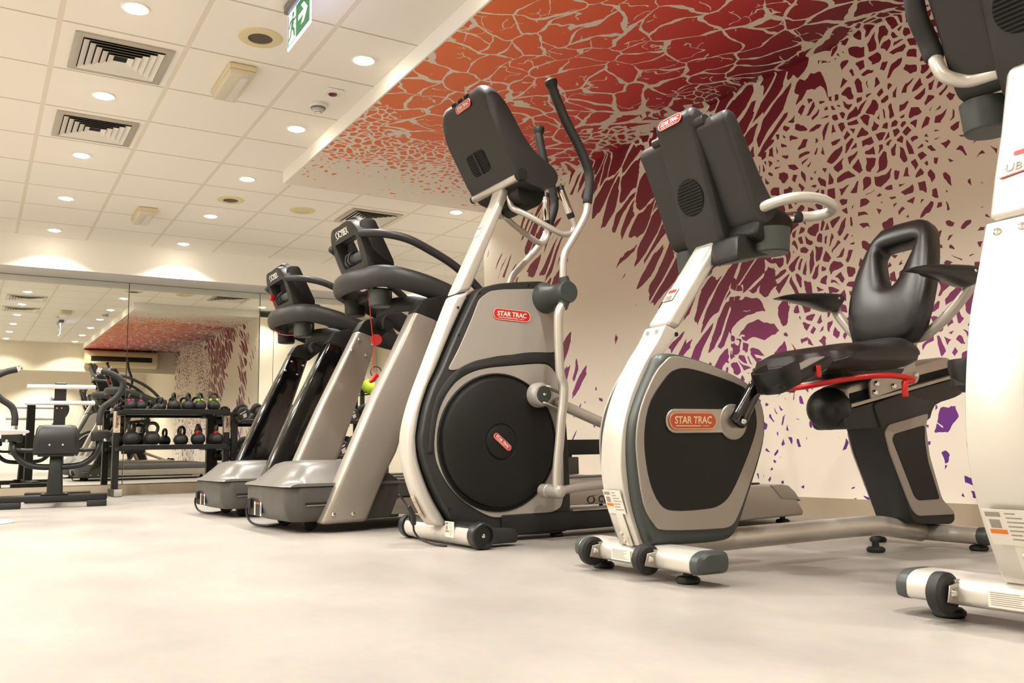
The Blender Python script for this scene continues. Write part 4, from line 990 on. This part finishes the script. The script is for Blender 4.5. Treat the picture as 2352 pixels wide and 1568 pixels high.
for s in (1, -1):
    a = B().tube([(s*.12, 0, .436), (s*.22, 0, .436), (s*.285, 0, .452), (s*.305, .0, .50), (s*.302, .02, .57)], .0165, 14)
    ob('upper_u_tube', a, 'rackblack', t)
    ob('lower_u_tube', B().tube([(0, .0, .308), (s*.10, 0, .31), (s*.19, 0, .328), (s*.26, 0, .385), (s*.29, 0, .45), (s*.295, .03, .52)], .0235, 14), 'rackblack', t)
    ob('pivot_block', B().prism([(s*.235, .50), (s*.235, .575), (s*.255, .59), (s*.36, .59), (s*.375, .57), (s*.375, .50)], -.03, .05), 'rackblack', t, .012, 2)
    bolt(t, (s*.335, -.03, .51), (0, -1, 0), .013)
    ob('handle_collar', B().cyl((s*.293, .02, .585), (s*.293, .02, .635), .021), 'chrome', t)
    hd = ob('handle', B().tube([(s*.293, .02, .63), (s*.294, .02, .70), (s*.32, .02, .772), (s*.40, .0, .835), (s*.445, -.01, .908), (s*.443, -.01, .98), (s*.37, -.01, 1.03), (s*.285, -.01, 1.055)], .024, 16), 'foam', t)
    ob('handle_cap', B().tube([(s*.288, -.01, 1.054), (s*.268, -.01, 1.06)], .0255, 16, 1), 'chrome', hd)

# round white table at the left edge
t = thing('round_table', 'round white pedestal table mostly cut off by the left edge', 'table', (-.02, 6.1, 0))
ob('table_top', B().lathe([(0, 0), (.30, 0), (.318, .006), (.32, .012), (.315, .018), (0, .02)], (0, 0, .522), (0, 0, 1), 56), 'white', t)
ob('pedestal', B().cyl((0, 0, .01), (0, 0, .523), .03), 'steel', t)
ob('base_disc', B().lathe([(0, 0), (.262, 0), (.265, .004), (.255, .010), (.05, .018), (0, .018)], (0, 0, 0), (0, 0, 1), 56), 'white', t)

# ------------------------------------------------------------------ room
XW, YM, H = 3.69, 9.85, 2.5          # mural wall, mirror wall, ceiling height
YF, YB = .3, -3.2                    # header behind the camera, far end behind it
XL, XR = -3., 5.6
struct('floor', B().box((1.3, 3.35, -.05), (8.8, 13.5, .1)), 'floor')
struct('ceiling', B().box((1.3, 3.35, H+.05), (8.8, 13.5, .1)), 'ceil')
struct('wall_left', B().box((XL-.05, 3.35, H/2), (.1, 13.3, H)), 'wallwhite')
struct('wall_back', B().box((1.3, YM+.13, H/2), (8.8, .16, H)), 'wallwhite')
struct('wall_front', B().box((1.3, YB-.05, H/2), (8.8, .1, H)), 'wallwhite')
struct('wall_recess', B().box((XR+.05, 8.2, H/2), (.1, 3.6, H)), 'wallwhite')
struct('trim_1', B().box((1.3, YM-.215, 2.345), (8.6, .49, .31)), 'fascia')          # beam over the mirrors
struct('trim_2', B().box((.345, YF-.08, 2.225), (6.69, .16, .55)), 'wallwhite')     # header behind the camera

# mural surfaces carry painted-design coordinates and layout weights
CP = [  # a (along the wall), b (height, folded onto the bulkhead), density, fineness, streakiness
 (6.4, 2.2, .0, .8, .5), (6.4, 1.2, .0, .8, .5), (6.3, .4, .0, .6, .5), (6.0, 2.3, .15, .6, .9), (5.6, 2.1, .75, .3, 1), (5.5, 1.7, .68, .4, 1), (6.0, 1.6, .1, .5, .8),
 (5.9, .9, .35, .6, .8), (5.5, 1.1, .75, .6, .7), (5.3, .7, .6, .6, .8), (5.0, 1.4, .0, .6, .8), (5.0, 1.9, .0, .5, .8), (5.1, .4, .15, .5, .7), (4.8, .9, .0, .6, .5),
 (4.6, 2.2, .8, .1, 1), (4.8, 1.6, .1, .3, 1), (4.3, 1.9, .85, .05, 1), (4.2, 1.4, .75, .2, 1), (4.0, 1.0, .55, .4, .8), (4.4, 1.0, .1, .5, .7), (4.0, .5, .0, .5, .4),
 (3.9, 2.2, .8, .1, .9), (3.7, 1.7, .85, .1, .9), (3.5, 1.3, .75, .3, .7), (3.4, 1.0, .75, .3, .5), (3.3, .7, .45, .6, .3), (3.4, .35, .22, .6, .3), (3.1, .2, .05, .7, .2),
 (3.3, 2.2, .8, .2, .9), (3.1, 1.9, .45, .9, .15), (2.9, 1.5, .45, .9, .15), (2.9, 1.1, .6, .8, .2), (2.8, .8, .5, .7, .2), (2.7, .4, .35, .8, .2), (2.6, .15, .18, .6, .2),
 (2.7, 2.3, .6, .7, .3), (2.6, 1.9, .62, .5, .65), (2.4, 2.1, .55, .8, .25), (2.4, 1.6, .5, .8, .2), (2.2, 1.3, .25, .9, .3), (2.2, 1.0, .5, .7, .2), (2.1, .6, .5, .5, .2), (2.1, .3, .45, .3, .2),
 (2.0, 1.8, .4, .9, .1), (1.6, 2.0, .5, .8, .1), (1.5, 1.3, .4, .8, .3), (1.5, .6, .4, .5, .3), (.8, 1.6, .5, .5, .5), (.8, .6, .4, .5, .3),
 # bulkhead
 (2.2, 2.6, .8, .4, .2), (2.6, 2.9, .85, .2, 0), (3.0, 2.65, .9, .2, .2), (3.5, 2.65, .85, .4, .2), (4.0, 2.55, .5, .5, .4), (4.4, 2.6, .55, .5, .4), (4.8, 2.7, .8, .3, .2), (5.2, 2.6, .55, .7, .3),
 (5.6, 2.6, .35, .8, .4), (6.0, 2.6, .12, .8, .4), (6.3, 3., .0, .9, .3), (6.3, 3.8, .0, .9, .2), (5.9, 3.1, .35, .9, .2), (5.9, 3.6, .25, .95, .3), (5.9, 4.05, .35, .95, .2),
 (5.5, 3., .62, .7, .1), (5.4, 3.5, .6, .8, .1), (5.4, 4., .6, .9, .1), (5.0, 3.2, .85, .2, 0), (4.9, 3.7, .85, .3, 0), (4.9, 4.05, .75, .6, 0), (4.4, 3.2, .92, .05, 0), (4.3, 3.7, .88, .1, 0),
 (4.3, 4.05, .85, .3, 0), (3.8, 3., .85, .2, 0), (3.7, 3.5, .92, 0, 0), (3.6, 4.0, .95, 0, 0), (3.2, 3.1, .95, 0, 0), (3.1, 3.6, .95, 0, 0), (2.6, 3.3, .95, 0, 0), (2.5, 3.9, .95, 0, 0),
 (1.8, 3., .85, .2, 0), (1.6, 3.7, .9, .1, 0), (.8, 3.2, .85, .2, 0), (.6, 4.0, .9, .1, 0)]
def mural_mesh(name, fn, na, nb, a0, a1, b0, b1, back):
    me = bpy.data.meshes.new(name); vs = []; ab = []; W = []
    for i in range(na+1):
        for j in range(nb+1):
            a, b = a0+(a1-a0)*i/na, b0+(b1-b0)*j/nb
            vs.append(fn(a, b)); ab.append((a, b, 0))
            s = [0, 0, 0, 0]
            for (ca, cb, d, f, st) in CP:
                q = (ca-a)**2+(cb-b)**2
                if q > 4: continue
                w = 1/(q+.03)**2
                s[0] += w; s[1] += w*d; s[2] += w*f; s[3] += w*st
            W.append([x/s[0] for x in s[1:]])
    fs = [(i*(nb+1)+j, (i+1)*(nb+1)+j, (i+1)*(nb+1)+j+1, i*(nb+1)+j+1) for i in range(na) for j in range(nb)]
    n = len(vs)
    # back corners give the panel its real thickness
    cs = [0, na*(nb+1), na*(nb+1)+nb, nb]
    for c in cs: vs.append(tuple(V(vs[c])+V(back))); ab.append(ab[c]); W.append(W[c])
    edge = [[i*(nb+1) for i in range(na+1)], [na*(nb+1)+j for j in range(nb+1)], [i*(nb+1)+nb for i in range(na, -1, -1)], [j for j in range(nb, -1, -1)]]
    nf = len(fs)
    for k, e in enumerate(edge): fs.append(tuple(e)+(n+(k+1) % 4, n+k))
    fs.append((n+3, n+2, n+1, n))
    me.from_pydata(vs, [], fs)
    at = me.attributes.new('mural_co', 'FLOAT_VECTOR', 'POINT')
    for k, p in enumerate(ab): at.data[k].vector = p
    for k, nm in enumerate(('dens', 'fine', 'streak')):
        t = me.attributes.new(nm, 'FLOAT', 'POINT')
        for q in range(len(vs)): t.data[q].value = W[q][k]
    me.materials.append(M['mural']); me.materials.append(M['wallwhite'])
    for k, f in enumerate(me.polygons):
        if k >= nf: f.material_index = 1
    bm = bmesh.new(); bm.from_mesh(me); bmesh.ops.recalc_face_normals(bm, faces=bm.faces); bm.to_mesh(me); bm.free()
    o = bpy.data.objects.new(name, me); C.objects.link(o); o['kind'] = 'structure'; return o
mural_mesh('wall_right', lambda a, b: (XW, a, b), 138, 48, YF, 6.45, 0, H-.1, (.2, 0, 0))
mural_mesh('trim_3', lambda a, b: (XW-(b-2.4), a, 2.4), 122, 36, YF, 6.375, 2.4, 4.165, (0, 0, .095))   # bulkhead underside
struct('trim_4', B().box((1.9195, (YF+6.38)/2, 2.449), (.011, 6.38-YF, .1)), 'fascia')                      # its front fascia
struct('trim_5', B().box((2.81, 6.382, 2.449), (1.77, .012, .1)), 'fascia')
struct('wall_side', B().box((4.75, 6.4, H/2), (1.7, .1, H)), 'wallwhite')
struct('wall_rear', B().box((XW+.1, (YB+YF)/2, H/2), (.2, YF-YB, H)), 'wallwhite')
struct('baseboard_right', B().box((XW-.006, (YB+6.46)/2, .05), (.014, 6.46-YB, .1), None), 'skirt')
struct('baseboard_back', B().box((1.3, YM-.09, .05), (8.6, .13, .1)), 'skirt')
struct('trim_6', B().box((XW+.1, 6.457, .05), (.21, .014, .1)), 'skirt')

# mirror panels, leaning a touch as hung
ml = ['tall wall mirror panel at the far left behind the black bench machine', 'tall wall mirror panel behind the kettlebell rack, reflecting the mural',
      'tall wall mirror panel behind the dumbbell rack and treadmills', 'rightmost wall mirror panel, a sliver seen past the silver treadmill uprights']
for k, (x0, l) in enumerate(zip((-.03, 1.34, 2.71, 4.08), ml)):
    o = ob('mirror_panel', B().box((0, 0, 0), (1.364, .008, 2.08)), 'mirror', None, .001, 1)
    o.location = (x0+.682, YM-.012+.0057*(x0+.682-1.3), 1.145)
    o.rotation_euler = (math.radians(.456), 0, math.radians(.325)); tag(o, l, 'mirror', 'wall mirror panels')

# ------------------------------------------------------------------ ceiling fittings
def spot(x, y, e, ang=128, r=.05, z=H-.02):
    l = bpy.data.lights.new('downlight_or_fill_beam', 'SPOT'); l.energy = e; l.color = (1, .96, .90); l.spot_size = math.radians(ang); l.spot_blend = .45; l.shadow_soft_size = r
    o = bpy.data.objects.new('downlight_or_fill_beam', l); C.objects.link(o); o.location = (x, y, z)
proto = None
def downlight(x, y, label, e=62):
    global proto
    if proto is None:
        proto = thing('ceiling_downlight', label, 'ceiling light', (x, y, H), 0, 'round downlights in the tiled ceiling')
        ob('trim_ring', B().lathe([(.052, -.001), (.052, -.006), (.064, -.006), (.068, 0)], (0, 0, 0)), 'white', proto)
        ob('lamp', B().lathe([(0, -.017), (.02, -.0155), (.04, -.0105), (.053, -.004), (.053, -.0005), (0, -.0005)], (0, 0, 0)), 'lamp', proto)
    else: dup(proto, (x, y, H), 0, label)
    spot(x, y, e)
on = ['nearest', 'second', 'third', 'fourth', 'fifth']
for k, y in enumerate((4.32, 5.51, 6.71, 7.91, 9.09)):
    downlight(.57, y, 'round lit ceiling downlight in the row along the vents, %s from the camera' % on[k])
for k, y in enumerate((4.32, 5.49, 6.71, 7.93, 9.11)):
    downlight(1.73, y, 'round lit ceiling downlight in the row beside the mural bulkhead, %s from the camera' % on[k])
downlight(3.61, 6.8, 'round lit ceiling downlight just past the end of the mural bulkhead')
for k, y in enumerate((3.12, 1.92, .75)):
    downlight(.57, y, 'round downlight above the camera seen only in the mirror, vent row, %s' % on[k], 40)
    downlight(1.73, y, 'round downlight above the camera seen only in the mirror, bulkhead row, %s' % on[k], 108)
for k, (x, y) in enumerate(((-.63, 2.5), (-.63, 5.), (-.63, 7.5), (-1.9, 3.5), (-1.9, 7.))): spot(x, y, 170, 150)  # added fill spots without fittings, out of view on the left
for x, y in ((4.6, 7.6), (4.6, 9.), (3.4, 8.3)): spot(x, y, 110)  # extra spots without fittings, put in to brighten the recess walls
for x, y in ((-1.2, -1.2), (.6, -1.2), (2.4, -1.2), (-.3, -2.3), (1.5, -2.3)): spot(x, y, 200, 112)  # unseen back-room spots without fittings, strengthened to lift the ambient light

def vent(x, y, label, sz=.475):
    t = thing('air_vent', label, 'air vent', (x, y, H), 0, 'square ceiling air diffusers'); h = sz/2
    sq = lambda r, z: [(-r, -r, z), (r, -r, z), (r, r, z), (-r, r, z)]
    ob('backing', B().box((0, 0, -.0035), (sz-.02, sz-.02, .003)), 'void', t)
    b = B(); b.loft([sq(h, -.001), sq(h, -.012), sq(h-.012, -.014), sq(h-.04, -.010), sq(h-.04, -.001)], caps=False); ob('frame', b, 'ventframe', t, sharp=20)
    r = h-.045
    for k in range(6):
        b = B(); q = r-k*.033
        if q < .03: break
        b.loft([sq(q, -.016), sq(q+.001, -.0175), sq(q-.026, -.006), sq(q-.028, -.0045), sq(q, -.016)], caps=False); ob('louver', b, 'louver', t, sharp=20)
    return t
vent(.585, 4.935, 'square ceiling air vent with nested louvers, nearest and largest in view')
vent(.59, 6.115, 'square ceiling air vent with nested louvers, second along the left row')
vent(2.99, 7.33, 'square ceiling air vent above the silver treadmill console')

def speaker(x, y, label, dark=True):
    t = thing('ceiling_speaker', label, 'speaker', (x, y, H), 0, 'round ceiling speakers')
    ob('rim', B().lathe([(.062, -.001), (.062, -.009), (.085, -.010), (.108, -.006), (.113, 0)], (0, 0, 0)), 'ivory', t)
    ob('grille', B().lathe([(0, -.006), (.066, -.004), (.066, -.0005), (0, -.0005)], (0, 0, 0)), 'grille' if dark else 'ivory', t)
speaker(1.17, 4.33, 'round ceiling speaker with brown grille beside the exit sign')
speaker(1.76, 7.34, 'round ceiling speaker with brown grille, farther one')
speaker(2.39, 7.38, 'plain cream round ceiling disc left of the far vent', False)

def emlight(x, y, label):
    t = thing('emergency_light', label, 'emergency light', (x, y, H), 0, 'emergency light boxes on the ceiling')
    ob('housing', B().box((0, 0, -.017), (.15, .44, .032)), 'ivory', t, .008, 2)
    b = B().loft([[(x*w, y*l, z) for x, y in ((-1, -1), (1, -1), (1, 1), (-1, 1))] for w, l, z in ((.072, .215, -.0335), (.064, .205, -.06), (.055, .195, -.064))]); ob('lens', b, 'ivorylens', t, .004, 2)
    ob('tube_cover', B().box((.02, 0, -.0652), (.04, .36, .002)), 'label', t, .001, 1)
emlight(1.175, 4.9, 'rectangular emergency light box on ceiling below the near speaker')
emlight(1.2, 8.1, 'rectangular emergency light box on ceiling, far one near the beam')

t = thing('smoke_detector', 'white round smoke detector with slotted cone on the ceiling', 'smoke detector', (1.72, 5.03, H))
ob('base', B().lathe([(0, -.0005), (.055, -.0005), (.056, -.014), (.05, -.022), (0, -.022)], (0, 0, 0)), 'white', t)
ob('sensor_cone', B().lathe([(0, -.022), (.042, -.022), (.04, -.034), (.03, -.046), (.012, -.056), (0, -.057)], (0, 0, 0)), 'white', t)
b = B()
for k, (r, z) in enumerate(((.0415, -.026), (.0398, -.032), (.035, -.038), (.029, -.0445), (.02, -.0505))): b.torus((0, 0, z), (0, 0, 1), r, .0022, 32, 6)
ob('slot', b, 'void', t)
t = thing('alarm_indicator', 'small white ceiling plate with dark red indicator beside smoke detector', 'indicator light', (1.735, 4.80, H))
ob('plate', B().box((0, 0, -.006), (.10, .10, .011)), 'white', t, .004, 2)
ob('lens', B().lathe([(0, -.012), (.026, -.012), (.024, -.018), (.012, -.022), (0, -.0225)], (.0, .015, 0)), mat('dark_red_lens', (96, 16, 14), .25), t)

# hanging exit sign; its face looks towards the left of the room
t = thing('exit_sign', 'green and white running man exit sign with arrow hanging from ceiling', 'exit sign', (1.2, 3.785, H))
ob('housing', B().box((.012, -.01, -.022), (.07, .37, .043)), 'hood', t, .008, 3)
o0 = V((-.004, 0, -.135)); xd, yd = V((0, -1, 0)), Z_
pn = ob('panel', B().box((0, 0, -.138), (.006, .336, .178)), 'exitedge', t, .001, 1)
S = lambda pts: [((x-.5)*.32, (y-.5)*.158) for x, y in pts]
ob('green_field', B().plate(S([(0, 0), (1, 0), (1, 1), (0, 1)]), o0, xd, yd, .0006), 'exitgreen', pn)
o1 = o0+V((-.0008, 0, 0))
ob('door_field', B().plate(S([(.05, .02), (.40, .02), (.40, .98), (.05, .98)]), o1, xd, yd, .0006), 'exitwhite', pn)
o2 = o1+V((-.0008, 0, 0))
b = B()
b.plate(S([(.27+.035*math.cos(a*PI/8), .84+.075*math.sin(a*PI/8)) for a in range(16)]), o2, xd, yd, .0006)
for q in ([(.16, .72), (.26, .74), (.33, .66), (.40, .68), (.40, .63), (.32, .60), (.30, .62), (.27, .46), (.34, .34), (.36, .12), (.31, .12), (.29, .31), (.21, .42), (.18, .24), (.08, .13), (.06, .18), (.15, .28), (.18, .50), (.20, .66), (.15, .64), (.10, .50), (.07, .52), (.12, .70)],):
    b.plate(S(q), o2, xd, yd, .0006)
ob('running_man', b, 'exitgreen', pn)
ob('arrow', B().plate(S([(.5, .42), (.74, .42), (.62, .2), (.76, .2), (.92, .5), (.76, .8), (.62, .8), (.74, .58), (.5, .58)]), o1, xd, yd, .0006), 'exitwhite', pn)

# air conditioner on the header behind the camera, seen in the mirror
t = thing('air_conditioner', 'cream wall air conditioner with dark outlet, seen in the mirror', 'air conditioner', (2.62, YF, 2.1))
ob('body', B().loft([[(x, y, z) for y, z in smooth2([(0, -.02), (.12, -.06), (.22, 0), (.24, .12), (.2, .25), (.08, .285), (0, .28)], 4)] for x in (-.68, .68)]), 'ivory', t, .02, 3)
ob('outlet', B().box((0, .225, .10), (1.14, .035, .1)), 'black', t, .004, 2)
b = B()
for k in range(3): b.box((0, .246, .07+.03*k), (1.1, .004, .004))
ob('outlet_vane', b, 'dark', t)

# ------------------------------------------------------------------ camera
cam = bpy.data.cameras.new('camera'); co = bpy.data.objects.new('camera', cam); C.objects.link(co)
cam.sensor_width = 36; cam.lens = 2021.3/2352*36; cam.clip_start = .02
R = Matrix(((0.8533991, -0.04903707, -0.51894638), (-0.52093122, -0.11548355, -0.84575068), (-0.01845663, 0.99209824, -0.1240985)))
co.matrix_world = Matrix.Translation((0, 0, .36)) @ R.to_4x4()
S_ = bpy.context.scene; S_.camera = co
w = bpy.data.worlds.new('world'); S_.world = w; w.use_nodes = True
w.node_tree.nodes['Background'].inputs[0].default_value = (1, .9, .78, 1); w.node_tree.nodes['Background'].inputs[1].default_value = .1
S_.view_settings.view_transform = 'Standard'; S_.view_settings.look = 'None'; S_.view_settings.gamma = 1
S_.view_settings.exposure = EXPO
S_.cycles.max_bounces = 6; S_.cycles.diffuse_bounces = 3; S_.cycles.glossy_bounces = 4; S_.cycles.sample_clamp_indirect = 6
S_.cycles.caustics_reflective = False; S_.cycles.caustics_refractive = False
S_.cycles.use_adaptive_sampling = True; S_.cycles.adaptive_threshold = .065
try: S_.cycles.use_denoising = True
except Exception: pass
